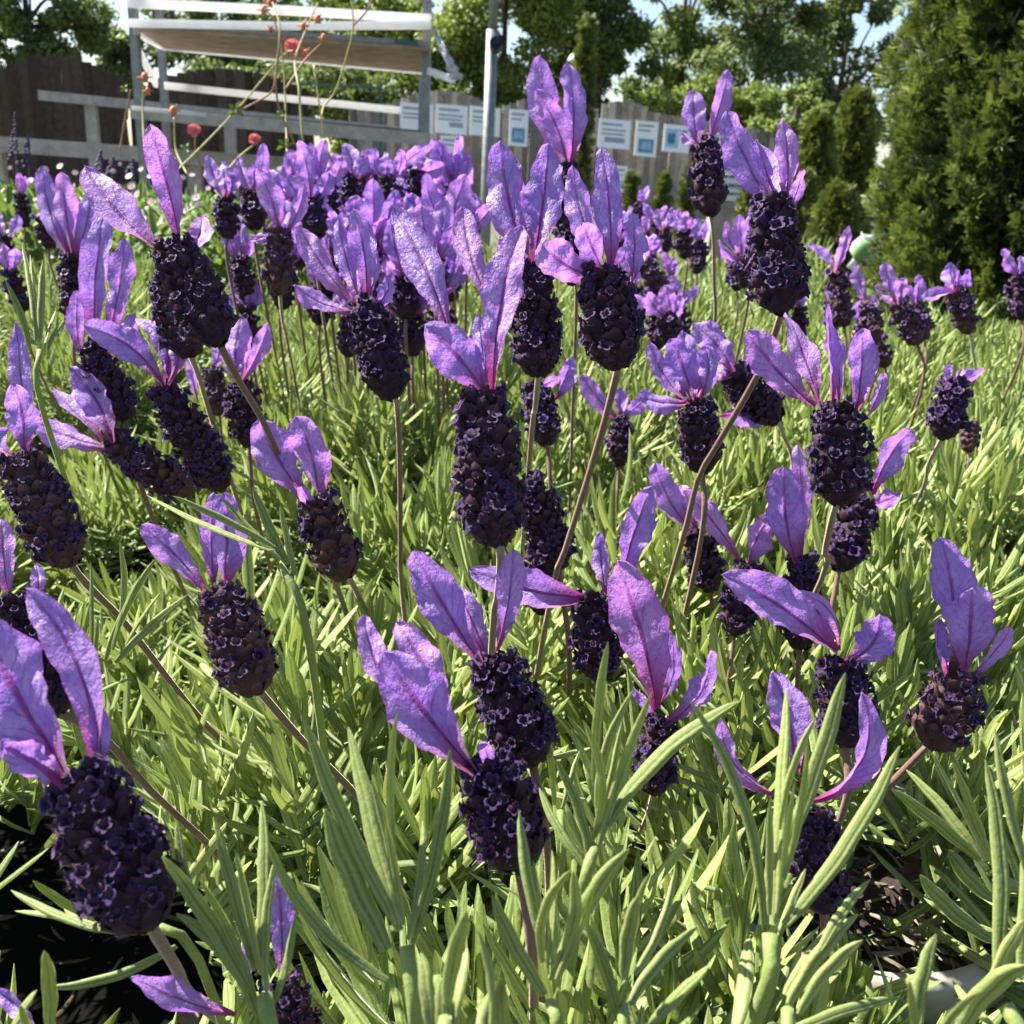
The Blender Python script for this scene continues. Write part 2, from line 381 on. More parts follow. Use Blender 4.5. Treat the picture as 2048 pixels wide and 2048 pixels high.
FLOWER_N = 0
def flower(label, base, top, w, bracts, stem=None, k=1.0, own=True, tilt=None, fl=0.72, foot=None, ncol=None, group='lavender flower heads on their stalks', skin='dark'):
    """base, top, w, bracts and stem are read off the photo in pixels; the head stands 1967*0.0155/w metres away (times k)"""
    global FLOWER_N; FLOWER_N += 1
    r = np.random.default_rng(1000+FLOWER_N)
    d = k*F*0.0155/w; px = d/F                                    # metres per pixel there
    if tilt is None: tilt = r.uniform(-0.25, 0.25)
    b0 = P(base[0], base[1], d); L2 = math.hypot(top[0]-base[0], top[1]-base[1])
    t0 = P(top[0], top[1], d+tilt*L2*px)
    ax = t0-b0; L = np.linalg.norm(ax)*.97; R = 0.5*w*px*.93
    for q_ in np.linspace(0, 1, 6): REG.append((base[0]+(top[0]-base[0])*q_, base[1]+(top[1]-base[1])*q_, .46*w, d))
    # stalk
    sp = [P(x, y, d*(1+0.30*(i+1)/len(stem))) for i, (x, y) in enumerate(stem or [])]
    last = sp[-1] if sp else b0
    if not sp:
        dirn = -ax/L*0.6+np.array((0, 0, -1.0)); dirn /= np.linalg.norm(dirn)
        sp = [b0+dirn*min(0.03, L)]
        last = sp[-1]
    if last[2] > SOIL_Z+0.06:
        prev = sp[-2] if len(sp) > 1 else b0
        vdir = last-prev; vdir[2] = 0; n_ = np.linalg.norm(last-prev); vdir = vdir/max(n_, 1e-6)
        drop = last[2]-(SOIL_Z+0.05)
        end = last+vdir*drop*0.35+np.array((0, 0.55*drop, -drop)); sp.append(end)
    foot_p = sp[-1]
    root = empty('lavender_flower', foot_p, label, 'lavender flower', group)
    up = ax/L
    pts = spline([b0+up*0.3*R]+sp, 16)
    mb = MB(); rs = max(0.0006, 0.058*w*px)
    mb.tube(pts, [rs*(1+0.08*r.uniform(-1, 1)) for _ in pts], 7)
    me = mesh_from('stalk', np.array(mb.v)-foot_p, mb.f, M['stem'], True, {'t': np.append(np.repeat(np.linspace(0, 1, 16), 7), []) })
    link('stalk', me, root)
    # spike: core, calyx scales, fuzz
    X, Y, Z = frame_from(ax, -VIEW)
    V = []; Fc = []; T = []
    ns, na = 12, 14
    for i in range(ns+1):
        s = i/ns; rr = R*0.68*max(0.02, float(spike_prof(np.array(s))))
        for j in range(na):
            q = 2*math.pi*j/na; sq = 1+0.06*math.cos(4*q)
            V.append(b0+up*s*L+rr*sq*(X*math.cos(q)+Y*math.sin(q))); T.append(0.15)
    Fc += [(i*na+j, i*na+(j+1) % na, (i+1)*na+(j+1) % na, (i+1)*na+j) for i in range(ns) for j in range(na)]
    ncol = ncol or (17 if w > 130 else 15 if w > 95 else 13 if w > 75 else 11 if w > 50 else 9)
    pitch = 2*math.pi*R/ncol*0.95
    nrow = max(4, int(L/pitch/0.92)); spots = []
    for i in range(nrow):
        s = 0.03+0.87*i/(nrow-1)
        for j in range(ncol):
            q = 2*math.pi*(j+0.5*(i % 2))/ncol+r.uniform(-.2, .2); s_ = s+r.uniform(-.026, .026)
            rr = R*0.62*float(spike_prof(np.array(s_)))
            out = X*math.cos(q)+Y*math.sin(q); side = np.cross(up, out)
            c = b0+up*s_*L+out*rr
            lean = r.uniform(0.1, 0.55)*(1 if s < 0.8 else 0.4)
            zz = up*math.cos(lean)+out*math.sin(lean); xx = out*math.cos(lean)-up*math.sin(lean)
            size = pitch*r.uniform(0.75, 1.35)
            n = len(V)
            for (a, b, z), tv in zip(_sc, _sct): V.append(c+size*(xx*a+side*b+zz*z+r.normal(0, .07, 3))); T.append(tv)
            Fc += [tuple(n+m for m in f_) for f_ in _scf]
            spots.append((s, q, c, out, side, zz, xx, size))
    # fuzz: short hairs standing off the outline
    nh = 700 if w > 100 else (300 if w > 60 else 0)
    for _ in range(nh):
        s = r.uniform(0.02, 0.98); q = r.uniform(0, 6.283); out = X*math.cos(q)+Y*math.sin(q)
        rr = R*float(spike_prof(np.array(s)))*r.uniform(0.85, 0.98)
        c = b0+up*s*L+out*rr; h = r.uniform(0.0008, 0.0018)
        dd = out+up*r.uniform(-.3, .9)+np.cross(up, out)*r.uniform(-.6, .6); dd /= np.linalg.norm(dd)
        sd_ = np.cross(dd, r.normal(size=3)); sd_ = sd_/np.linalg.norm(sd_)*0.00004
        n = len(V); V += [c-sd_, c+sd_, c+dd*h]; T += [1, 1, 1]; Fc.append((n, n+1, n+2))
    sm = MB(); me = mesh_from('spike', np.array(V)-foot_p, Fc, M['spike_brown' if skin == 'brown' else 'spike'], True, {'t': T})
    spike = link('spike', me, root)
    # florets
    jV, jF, jT = [], [], []
    for (s, q, c, out, side, zz, xx, size) in spots:
        if s < 0.10 or (s > 0.93) or r.random() > fl: continue
        facing = np.dot(out, -VIEW)
        fi = int(r.choice([0, 1, 2, 3, 4], p=[.30, .30, .25, .10, .05]))
        fz = out*0.85+up*r.uniform(-0.15, 0.8)+side*r.uniform(-.5, .5); fz /= np.linalg.norm(fz)
        fx = np.cross(up, fz); fx /= np.linalg.norm(fx); fy = np.cross(fz, fx)
        a = r.uniform(0, 6.28); fx, fy = fx*math.cos(a)+fy*math.sin(a), fy*math.cos(a)-fx*math.sin(a)
        sz = size*r.uniform(0.45, 1.1)
        pos = c+zz*size*0.62+xx*size*0.30
        mt = np.column_stack((fx*sz, fy*sz, fz*sz))
        if w > 64 and own and facing > -0.45:
            o = bpy.data.objects.new('floret', FLORETS[fi]); COL.objects.link(o); o.parent = spike
            m4 = Matrix.Identity(4)
            for i in range(3):
                for j in range(3): m4[i][j] = mt[i, j]
                m4[i][3] = pos[i]-foot_p[i]
            o.matrix_local = m4
        else:
            v, f_, tv = _fl_np[fi]; n = len(jV)
            jV += list(v@mt.T+pos); jF += [tuple(n+i for i in q_) for q_ in f_]; jT += tv
    if jV:
        o = link('florets', mesh_from('florets', np.array(jV)-foot_p, jF, M['floret'], True, {'t': jT}), spike); o['kind'] = 'stuff'
    # sterile bracts on top
    for bi, bb in enumerate(bracts):
        tip = bb[0:2]; bw = bb[2]; bend = bb[3] if len(bb) > 3 else 0.0
        face = bb[4] if len(bb) > 4 else r.uniform(-25, 25); dz = bb[5] if len(bb) > 5 else r.uniform(-0.5, 0.5)
        bx, by = (bb[6], bb[7]) if len(bb) > 7 else (top[0]+r.uniform(-.12, .12)*w, top[1]+0.0*L2)
        q0 = P(bx, by, d+tilt*L2*px-w*px*(.24 if dz < .25 else -.05))
        q1 = P(tip[0], tip[1], d+tilt*L2*px+dz*w*px)
        dx, dy = tip[0]-bx, tip[1]-by; ln = math.hypot(dx, dy)
        cx = bx+dx*0.5+(-dy/ln)*bend*2; cy = by+dy*0.5+(dx/ln)*bend*2
        qc = P(cx, cy, d+tilt*L2*px+dz*w*px*0.35+r.uniform(-.1, .1)*w*px)
        for q_ in np.linspace(0.05, 1, 6): REG.append(((1-q_)**2*bx+2*q_*(1-q_)*cx+q_*q_*tip[0], (1-q_)**2*by+2*q_*(1-q_)*cy+q_*q_*tip[1], .42*bw, d+min(dz, 0)*w*px))
        wid = bw*px/max(0.35, math.cos(math.radians(face)))
        V = bract_geo(q0, q1, qc, wid, face, r.uniform(-0.30, 0.30), r.uniform(0.07, 0.16), r)
        me = mesh_from('bract', V-foot_p, _grid, M['bract'], True, {'u': _U, 't': _T})
        link('bract', me, root)
    return root
# ---- the flower heads one by one (pixels of the photograph): label, spike base, spike top, spike width, bracts (tip x, tip y, width, bend, turn, depth, foot x, foot y)
FL = []
ORD = ('leftmost','second','third','fourth','fifth','sixth','seventh','eighth','ninth','tenth','eleventh','twelfth','thirteenth','fourteenth','fifteenth','rightmost')
def rank(i, xs):
    k = sorted(range(len(xs)), key=lambda j: xs[j]).index(i); n = len(xs)
    return 'leftmost' if k == 0 else 'rightmost' if k == n-1 else ORD[k]+' from left'
def fl_(*a, **k): flower(*a, **k)
fl_('large tilted lavender head at upper left with two long ear-like bracts spread in a V', (440,690), (340,492), 138,
    [(168,330,74,-14,20,0.5,335,512), (298,250,64,6,8,-.2,362,505), (405,432,48,6,20,.6,380,505)], stem=[(480,765),(525,840),(575,950),(640,1080)])
fl_('dark lavender spike almost hidden behind the large tilted head at upper left', (382,716), (335,560), 108, [], k=1.12, stem=[(400,760),(430,860)])
fl_('lavender head at left with tall upright ribbed bracts above a blurred black spike', (254,842), (180,690), 88,
    [(214,408,64,-14,10,.3,192,700), (248,474,50,8,15,0,210,690), (272,628,44,8,30,.2,215,705), (156,580,30,-5,40,.4,160,712)], k=1.05)
fl_('leaning lavender head with one broad pale bract reaching up left and a curled pale loop', (450,985), (318,765), 92,
    [(166,652,62,24,10,-.2,328,775), (268,632,34,34,35,.3,330,772), (300,622,40,38,20,.1,336,770), (357,708,34,-6,20,.4,342,770)], k=1.0)
fl_('lavender head lying to the right at left side with two pale bracts pointing left', (384,990), (215,880), 84,
    [(137,735,66,14,8,0,226,888), (64,842,52,-6,38,-.3,222,897), (104,776,22,0,50,.5,206,882)], skin='brown')
fl_('stout lavender head cut by the left edge with a rounded veined bract in front', (142,1135), (34,905), 136,
    [(34,645,44,-4,20,.4,62,918), (27,764,66,6,5,-.4,48,912), (-25,850,60,-10,20,0,30,915)], stem=[(175,1170),(254,1251),(380,1414),(450,1492)], skin='brown')
fl_('back lavender head at far left with three upright mauve bracts over a plump spike', (150,650), (145,512), 62,
    [(84,333,46,-10,15,.2,140,520), (124,344,50,-2,15,-.2,146,515), (182,368,44,8,15,.2,150,515)])
fl_('small bluish lavender head at left edge of the far row', (20,545), (12,476), 34, [(-6,424,22,-4,10), (34,428,22,4,20)])
fl_('bluish lavender head at left edge just under the smallest one', (48,625), (22,545), 46, [(6,486,26,-4,20), (30,496,24,4,20)])
fl_('dark bractless lavender spike behind the far left mauve bracts', (100,498), (86,440), 42, [(78,425,16,0,30)])
fl_('tiny dark lavender spike beside the pink daisies at far left', (50,455), (42,392), 30, [(38,345,18,0,20), (50,352,14,2,20)], k=.9)
# upper row behind the first tilted head
fl_('far lavender head with two short broad bracts left of the twin dark spikes', (456,478), (450,398), 54,
    [(416,312,34,-4,10), (442,322,38,4,5), (462,345,28,6,20)])
fl_('far lavender head with a narrow crooked bract pointing straight up', (512,460), (502,388), 52,
    [(526,286,28,8,20), (478,312,34,-6,10), (508,330,30,0,10)])
fl_('lavender head with one long lance bract in the upper left row', (560,590), (556,462), 66,
    [(516,338,48,6,5,-.2,560,470), (608,364,26,10,30,.2,566,470), (498,480,22,-4,20)], stem=[(565,640),(578,700)], skin='brown')
fl_('small pink-lilac tuft below the twin dark spikes of the upper left', (498,600), (480,522), 50,
    [(452,440,36,-4,10), (476,430,36,0,0), (504,470,24,6,20)])
fl_('small mauve tuft half hidden right of the large tilted head', (505,690), (492,620), 50, [(470,545,34,-4,10), (500,552,30,4,20), (455,590,26,-4,20), (520,570,24,6,30)])
fl_('lavender head with many loose bracts fanned left above a slim spike', (786,800), (728,608), 112,
    [(598,452,54,-8,15,.3,716,618), (588,570,46,-10,30,-.3,712,622), (676,438,40,-4,30,.2,722,608), (706,418,58,10,8,-.1,732,606), (730,470,44,6,20,.5,738,604), (778,552,36,12,35,.4,744,612)],
    stem=[(793,805),(799,907),(801,1100),(803,1170)])
# dense far group
G = dict(own=False)
fl_('far lavender head left in the dense middle cluster with a tall broad bract', (632,480), (624,405), 58, [(598,280,40,6,5), (564,330,34,-8,15), (658,345,36,8,15)], **G)
fl_('far lavender head in the cluster with a curled bract hooking left', (662,450), (654,378), 46, [(648,282,34,-8,10), (624,284,20,-6,40), (684,312,28,6,15)], **G)
fl_('far lavender head in the cluster below the wooden shelf end with swept-back bracts', (706,425), (700,362), 42, [(690,284,34,6,5), (654,292,22,-10,35), (730,306,26,4,20)], **G)
fl_('far lavender head of the cluster with three bracts arching outwards like horns', (786,418), (775,362), 48, [(752,296,28,-12,20), (800,298,26,10,30), (864,290,22,-8,35), (775,320,34,0,10)], **G)
fl_('far lavender head at the right end of the dense cluster beside the metal post', (834,425), (832,345), 46, [(850,315,36,4,10), (892,330,34,4,15), (826,322,26,-4,20)], **G)
fl_('pale mauve lavender head with ruffled bracts in the middle of the cluster', (742,560), (738,492), 56, [(744,362,44,4,10), (792,378,36,10,20), (712,392,42,-8,10), (768,430,34,10,25)], **G)
fl_('mauve lavender head with a forked pair of bracts under the cluster', (690,540), (684,488), 52, [(664,420,36,-6,10), (706,418,36,4,5), (722,470,26,4,25)], **G)
fl_('lilac lavender head with drooping bracts left of the long pale centre bract', (812,640), (806,560), 58, [(780,440,46,-4,10), (830,432,40,8,15), (848,500,34,8,20), (770,520,30,-6,20)], **G)
fl_('lilac lavender head straight behind the long pale centre bract', (872,600), (868,520), 60, [(842,410,48,-6,8), (884,398,44,6,8), (906,450,36,8,20)], **G)
fl_('mauve tuft in shade left of the brown spike in the cluster', (778,610), (772,530), 48, [(756,460,30,-4,20), (786,456,28,4,20)], **G)
fl_('small mauve head peeping between the fanned bracts and the pale centre bract', (786,700), (778,640), 44, [(770,575,34,-5,10), (800,590,30,6,10)], **G)
CL = ((600,352,30),(640,362,30),(676,352,28),(722,348,30),(748,342,26),(812,352,30),(868,365,32),(905,382,34),(592,440,36),(640,470,38),(720,450,36),(810,410,34),(850,470,40),(905,440,38),(574,400,34),(688,402,34),(770,412,36),(826,500,42),(648,420,34),(900,520,44))
for i, (x, y, s_) in enumerate(CL):
    back = y < 390; same = [j for j, q in enumerate(CL) if (q[1] < 390) == back]; rk = rank(same.index(i), [CL[j][0] for j in same])
    rr_ = np.random.default_rng(i+50)
    fl_('small blurred lavender head in the %s row of the far cluster, %s' % ('back' if back else 'front', rk), (x+rr_.uniform(-4, 4), y+s_*1.9), (x, y+s_*.5), s_,
        [(x+rr_.uniform(-1.3, 1.3)*s_, y-s_*rr_.uniform(.9, 1.8), s_*rr_.uniform(.9, 1.4), rr_.uniform(-6, 6)) for _ in range(5)], group='far lavender heads of the dense cluster', **G)
# centre
fl_('biggest central lavender head with long purple-black spike and three large pale bracts', (991,1098), (962,782), 170,
    [(788,416,78,10,12,.6,905,690), (850,650,98,8,-8,-.3,972,790), (1040,448,86,-12,-10,-.2,985,782), (958,628,38,0,15,.1,974,778)], stem=[(1001,1110),(996,1190),(985,1270)], tilt=.05, fl=.7)
fl_('lavender head right behind the central one with a tall pair of broad upright bracts', (1076,757), (1066,525), 118,
    [(1000,286,88,-8,8,.3,1056,535), (1098,284,84,4,-8,0,1066,530), (1012,470,50,-10,25,.4,1052,535), (926,418,56,-12,-15,.5,985,612)], stem=[(1075,765),(1070,820),(1062,880)], tilt=0)
fl_('tallest lavender head at top centre with three broad bracts above the crowd', (1142,572), (1130,322), 66,
    [(1080,110,66,-12,8,.5,1134,340), (1138,120,60,10,10,.6,1140,340), (1070,180,58,12,-8,-.6,1136,344)], stem=[(1153,585),(1146,800),(1140,985),(1136,1050)], k=.86)
fl_('plump black lavender head right of centre with splayed pink-footed bracts', (1237,742), (1204,540), 142,
    [(1204,290,64,6,10,.3,1222,550), (1144,332,58,-10,15,.2,1208,545), (1084,488,80,-10,-10,-.3,1192,555), (1164,444,56,-2,10,-.5,1210,550), (1264,425,54,8,20,.2,1262,570)],
    stem=[(1233,750),(1196,889),(1131,1099),(1105,1180)], tilt=0)
fl_('tall slim lavender head standing alone against the fence placards', (1422,432), (1412,290), 74,
    [(1388,178,52,-6,6,0,1402,294), (1458,136,44,4,10,.2,1414,292), (1362,258,30,-6,35,.3,1402,296)], stem=[(1427,480),(1428,560),(1424,690)])
fl_('large upper right lavender head with a steep bract and a dusky half-open one', (1562,628), (1541,400), 130,
    [(1452,222,86,-6,12,0,1556,428), (1567,236,48,6,15,.3,1570,420), (1606,338,32,4,20,-.2,1576,425), (1512,280,60,2,10,.5,1560,425)], stem=[(1558,640),(1520,740),(1440,880),(1395,960),(1362,1090)], tilt=.1)
fl_('lavender head at middle right with a crown of six mauve bracts', (1682,1014), (1680,806), 140,
    [(1494,660,84,-8,12,-.2,1628,815), (1574,620,60,4,5,.6,1640,805), (1655,608,36,4,30,.2,1662,808), (1668,652,52,6,15,.4,1676,812), (1722,656,62,8,-8,-.2,1710,830), (1768,746,26,6,25,.3,1732,835)],
    stem=[(1668,1020),(1650,1100),(1638,1170)], tilt=0)
fl_('shaded lavender spike under the six-bract head with two bluish bracts pointing right', (1676,1142), (1722,1004), 92,
    [(1822,858,66,-8,10,0,1742,990), (1800,984,46,6,30,-.2,1735,1008)], k=1.0)
fl_('lavender head with pale butterfly bracts over a grey-brown spike', (1406,948), (1394,798), 102,
    [(1272,790,50,-8,30,-.3,1376,808), (1298,688,50,-8,25,.2,1380,806), (1340,676,70,4,5,-.1,1390,802), (1412,690,56,10,10,.2,1398,800), (1366,660,46,0,10,.5,1392,800)])
fl_('lavender head toppled to the right behind the butterfly-bract head', (1556,844), (1464,745), 88,
    [(1386,646,66,10,5,0,1470,752), (1494,718,38,2,20,.4,1474,746), (1400,720,50,-6,25,.2,1466,756), (1520,850,42,-10,20,.6,1440,832)], stem=[(1566,868),(1584,960)])
fl_('small thin lavender head with two stalky wing bracts before the dark conifer', (1690,655), (1672,545), 44, [(1617,486,22,4,15), (1697,452,24,4,15)], skin='brown')
fl_('small lavender head with a single blade bract before the dark conifer', (1748,690), (1736,612), 46, [(1712,527,32,-4,5), (1756,590,22,4,30)], skin='brown')
fl_('bent-over small brown lavender spike below the single-blade head', (1772,735), (1756,680), 42, [], skin='brown')
fl_('lavender head at far right with a broken fan of ragged bracts', (1838,690), (1796,612), 52, [(1770,524,36,-2,10), (1806,556,34,0,5), (1752,570,22,-6,30)], skin='brown')
fl_('short lavender head leaning against the ragged-fan one at far right', (1850,680), (1834,615), 42, [(1838,548,28,2,10), (1818,570,24,-4,20)], skin='brown')
fl_('small far right lavender head with one bract pointing left like a beak', (1940,668), (1912,584), 54, [(1902,526,34,-2,5), (1936,538,30,8,20), (1844,598,26,4,20), (1918,540,26,2,20)], stem=[(1945,700),(1946,770)], skin='brown')
fl_('lavender head cut by the right edge before the conifer', (2046,640), (2038,556), 46, [(2006,498,32,-4,8), (2044,510,26,4,20)])
fl_('stubby round lavender head at right with short crumpled pink bracts', (1884,880), (1910,766), 84, [(1902,728,26,-2,20), (1938,742,28,2,20), (1970,736,24,4,25), (1918,745,22,2,30)], stem=[(1876,890),(1856,930),(1840,990)])
fl_('little brown bractless lavender bud behind the stubby round head', (1936,905), (1942,850), 38, [], k=0.64, skin='brown')
fl_('small slim maroon lavender spike between two stalks right of centre', (1238,934), (1242,836), 54, [(1164,748,40,-8,15), (1240,776,34,0,5), (1294,790,32,6,20)], k=0.86)
fl_('dark lavender spike behind the stalk of the tall pair, with a reddish folded bract', (1096,892), (1070,772), 78, [(1142,716,36,6,25,.2,1106,800), (1120,752,24,4,30)])
fl_('narrow lavender head with wide mauve bracts left above the single-eared pair', (500,895), (480,768), 74, [(484,630,52,-6,8), (538,645,34,6,20), (470,690,36,-6,20)])
fl_('dusty pink small lavender spike with one thin drooping bract at left', (440,832), (424,742), 52, [(384,712,22,-4,15,0,394,800), (440,690,26,2,25)], skin='brown')
fl_('far lavender head with pink frilled bracts under the tall lone head', (1372,518), (1368,468), 40, [(1342,430,24,-4,10), (1370,422,28,0,5), (1398,440,24,4,20)], **G)
fl_('long brown fading lavender spike leaning left, right of the plump black head', (1348,625), (1290,528), 48, [(1268,486,24,-4,20), (1290,470,22,2,20)], skin='brown')
fl_('pale drooping lavender tuft behind the upper right head', (1494,575), (1490,518), 52, [(1452,442,30,-8,10), (1480,428,32,-4,5), (1504,412,28,4,15), (1436,480,24,-8,25)])
fl_('mauve lavender tuft behind the fading brown spike', (1344,690), (1336,640), 50, [(1294,585,40,-6,10), (1330,570,40,2,5), (1362,590,34,6,15)])
CM = ((1252,440,26),(1276,400,24),(1312,430,28),(1256,500,30),(1330,450,30),(1292,455,26),(1226,420,24))
for i, (x, y, s_) in enumerate(CM):
    rk = rank(i, [q[0] for q in CM])
    rr_ = np.random.default_rng(i+90)
    fl_('small pinkish head in the far row left of the tall lone head, %s' % rk, (x+rr_.uniform(-4, 4), y+s_*2.0), (x, y+s_*.5), s_,
        [(x+rr_.uniform(-1, 1)*s_, y-s_*rr_.uniform(.7, 1.4), s_*rr_.uniform(.5, .8), rr_.uniform(-5, 5)) for _ in range(3)], group='far lavender heads under the tall lone head', **G)
CN = ((570,500,54),(640,540,50),(700,600,52),(820,590,56),(760,480,54),(850,440,54),(900,430,56),(600,430,48),(880,560,58),(660,480,50),(720,540,50),(910,340,46),(940,430,50))
for i, (x, y, s_) in enumerate(CN):
    rk = rank(i, [q[0]+q[1]*.01 for q in CN])
    rr_ = np.random.default_rng(i+150)
    fl_('pale lilac lavender tuft crowded behind the central heads, %s of these' % rk, (x+rr_.uniform(-6, 6), y+s_*2.2), (x, y+s_*.8), s_,
        [(x+rr_.uniform(-1.1, 1.1)*s_, y-s_*rr_.uniform(.5, 1.5), s_*rr_.uniform(.6, .95), rr_.uniform(-10, 10)) for _ in range(5)], group='pale lilac tufts behind the central heads', **G)
CO = ((1240,470,34),(1300,500,36),(1340,540,34),(1270,560,38),(1225,520,36),(1400,470,34),(1310,610,40),(1230,610,42),(1470,500,36),(1360,600,38),(1600,600,34),(1660,590,32),(1720,640,34),(1560,560,34))
for i, (x, y, s_) in enumerate(CO):
    rk = rank(i, [q[0]+q[1]*.01 for q in CO])
    rr_ = np.random.default_rng(i+190)
    fl_('small faded head with few bracts in the right middle distance, %s' % rk, (x+rr_.uniform(-8, 8), y+s_*2.3), (x, y+s_*.5), s_,
        [(x+rr_.uniform(-1, 1)*s_, y-s_*rr_.uniform(.5, 1.3), s_*rr_.uniform(.5, .8), rr_.uniform(-6, 6)) for _ in range(3)], group='faded heads in the right middle distance', **G)
# middle and front
fl_('lavender head at left centre with two joined ears like a rabbit and a brown spike', (692,1162), (632,1000), 116,
    [(518,838,84,-6,10,.1,612,1000), (592,832,72,10,-8,-.2,640,1012), (600,975,24,0,20,-.5,626,1020)], stem=[(702,1162),(735,1230),(760,1300)], fl=.4, skin='brown')
fl_('lavender head at lower left with rabbit-ear bracts and reddish fuzzy calyces', (516,1392), (436,1176), 152,
    [(282,1050,56,8,15,-.2,416,1190), (428,984,46,-6,25,.3,430,1182), (450,984,76,6,-5,-.2,446,1184)], stem=[(530,1395),(609,1486),(690,1566),(750,1640)], fl=.42, skin='brown')
fl_('dark lavender head at left edge half hidden behind the big lower left one', (112,1440), (15,1195), 148,
    [(4,1035,50,-4,15,.3,18,1205), (72,1130,28,6,30,.3,70,1200)], stem=[(203,1470),(300,1580),(441,1712),(500,1790)], k=.98)
fl_('huge lavender head at bottom left with crimson-footed bracts and blue-black spike', (306,1862), (150,1545), 228,
    [(-50,1235,175,-8,8,-.2,148,1570), (2,1488,84,6,-20,-.4,140,1572), (55,1180,84,44,18,.4,186,1550), (192,1392,40,4,30,.3,200,1548)], tilt=.1, fl=.75, stem=[(350,1930),(400,2010)])
fl_('central lower lavender head with a crumpled wide bract left and an upright narrow bract', (1072,1535), (985,1312), 156,
    [(826,1100,92,-4,8,0,968,1338), (1026,1098,60,8,15,-.1,992,1302), (880,1150,52,14,35,.4,978,1330)], tilt=.1, k=0.92)
fl_('front centre lavender head with a broad smooth bract and maroon scale, leaves below', (1045,1745), (972,1525), 188,
    [(768,1305,124,-8,8,-.3,952,1545), (792,1240,84,8,10,.4,900,1455), (728,1228,52,-14,25,.2,800,1410), (962,1482,32,4,10,-.4,982,1552)], tilt=.15, fl=.75)
fl_('lavender head with a pale bract lying left and a tall bract standing right', (1200,1366), (1186,1186), 116,
    [(940,1138,82,-12,8,-.2,1182,1196), (1302,972,66,-4,10,.2,1238,1180), (1198,1064,36,-2,15,.1,1212,1192), (1260,1085,44,4,20,.3,1226,1188)], tilt=0)
fl_('lavender head with a broad spoon-shaped violet bract before its spike', (1306,1592), (1322,1440), 92,
    [(1228,1120,112,14,5,-.3,1312,1418), (1336,1262,46,22,30,.2,1318,1414), (1424,1302,66,26,25,-.1,1322,1448), (1266,1375,24,-2,30,.3,1312,1430)], k=0.72, stem=[(1290,1640),(1250,1720)])
fl_('lavender head at right with two broad purple-veined upright bracts and small maroon spike', (1468,1272), (1496,1128), 80,
    [(1366,982,52,8,15,-.1,1478,1120), (1540,1030,58,-4,20,.1,1494,1138)], k=0.8)
fl_('lavender head just left of the shaded spike with a large veined bract standing straight', (1600,1302), (1604,1112), 96,
    [(1568,932,86,-8,5,-.2,1592,1128), (1594,890,48,6,15,.2,1606,1112)], tilt=0, k=0.95)
fl_('purple lavender head with leaning bracts behind the broad-veined pair at right', (1424,1185), (1390,1062), 74,
    [(1308,926,56,-8,10,0,1386,1064), (1362,968,36,2,20,.3,1394,1064)], k=0.86)
fl_('lavender head with a long mottled bract stretched left and a curled cup bract', (1692,1495), (1688,1325), 138,
    [(1450,1148,92,12,8,-.3,1672,1304), (1588,1184,32,28,25,.2,1680,1290), (1758,1224,80,26,-10,-.3,1686,1322), (1640,1228,26,4,30,.3,1682,1300)], tilt=0, k=0.93)
fl_('far right lavender head with tall flame-like bracts over a brown spike', (1862,1500), (1926,1342), 142,
    [(1882,1072,88,12,8,.3,1914,1340), (1942,1172,102,6,-5,-.3,1928,1344), (1880,1238,36,-8,25,.2,1890,1350), (2024,1252,38,8,25,-.1,1936,1356)], stem=[(1848,1500),(1703,1649),(1660,1690)], tilt=0, fl=.5, skin='brown')
fl_('lavender head at lower right with three narrow horn-like bracts curling around green leaves', (1648,1828), (1624,1628), 124,
    [(1440,1436,44,-34,20,0,1560,1592), (1546,1342,88,10,5,.4,1590,1545), (1722,1384,58,62,15,-.1,1622,1600)], tilt=.1, k=0.74)
fl_('dark lavender spike in shade right behind the biggest central head', (1122,1142), (1052,955), 104, [], k=1.08)
fl_('rounded lavender spike underside below the lying pale bract', (1086,1230), (1074,1110), 82, [], stem=[(1091,1236),(1109,1350),(1107,1550)], k=0.85)
fl_('bottom edge lavender head with a white-violet bract lying left and one upright', (606,2110), (566,1968), 122,
    [(262,1950,62,-10,10,-.2,470,2030), (552,1738,58,6,10,0,562,1972), (489,1845,20,0,20,.3,500,1980)], tilt=.1, k=0.62)
fl_('lavender head mostly below the lower left corner with one slim bract showing', (150,2240), (110,2110), 120, [(-20,1972,34,10,15,0,80,2075)], k=0.6)# ------------------------------------------------------------------ lavender foliage
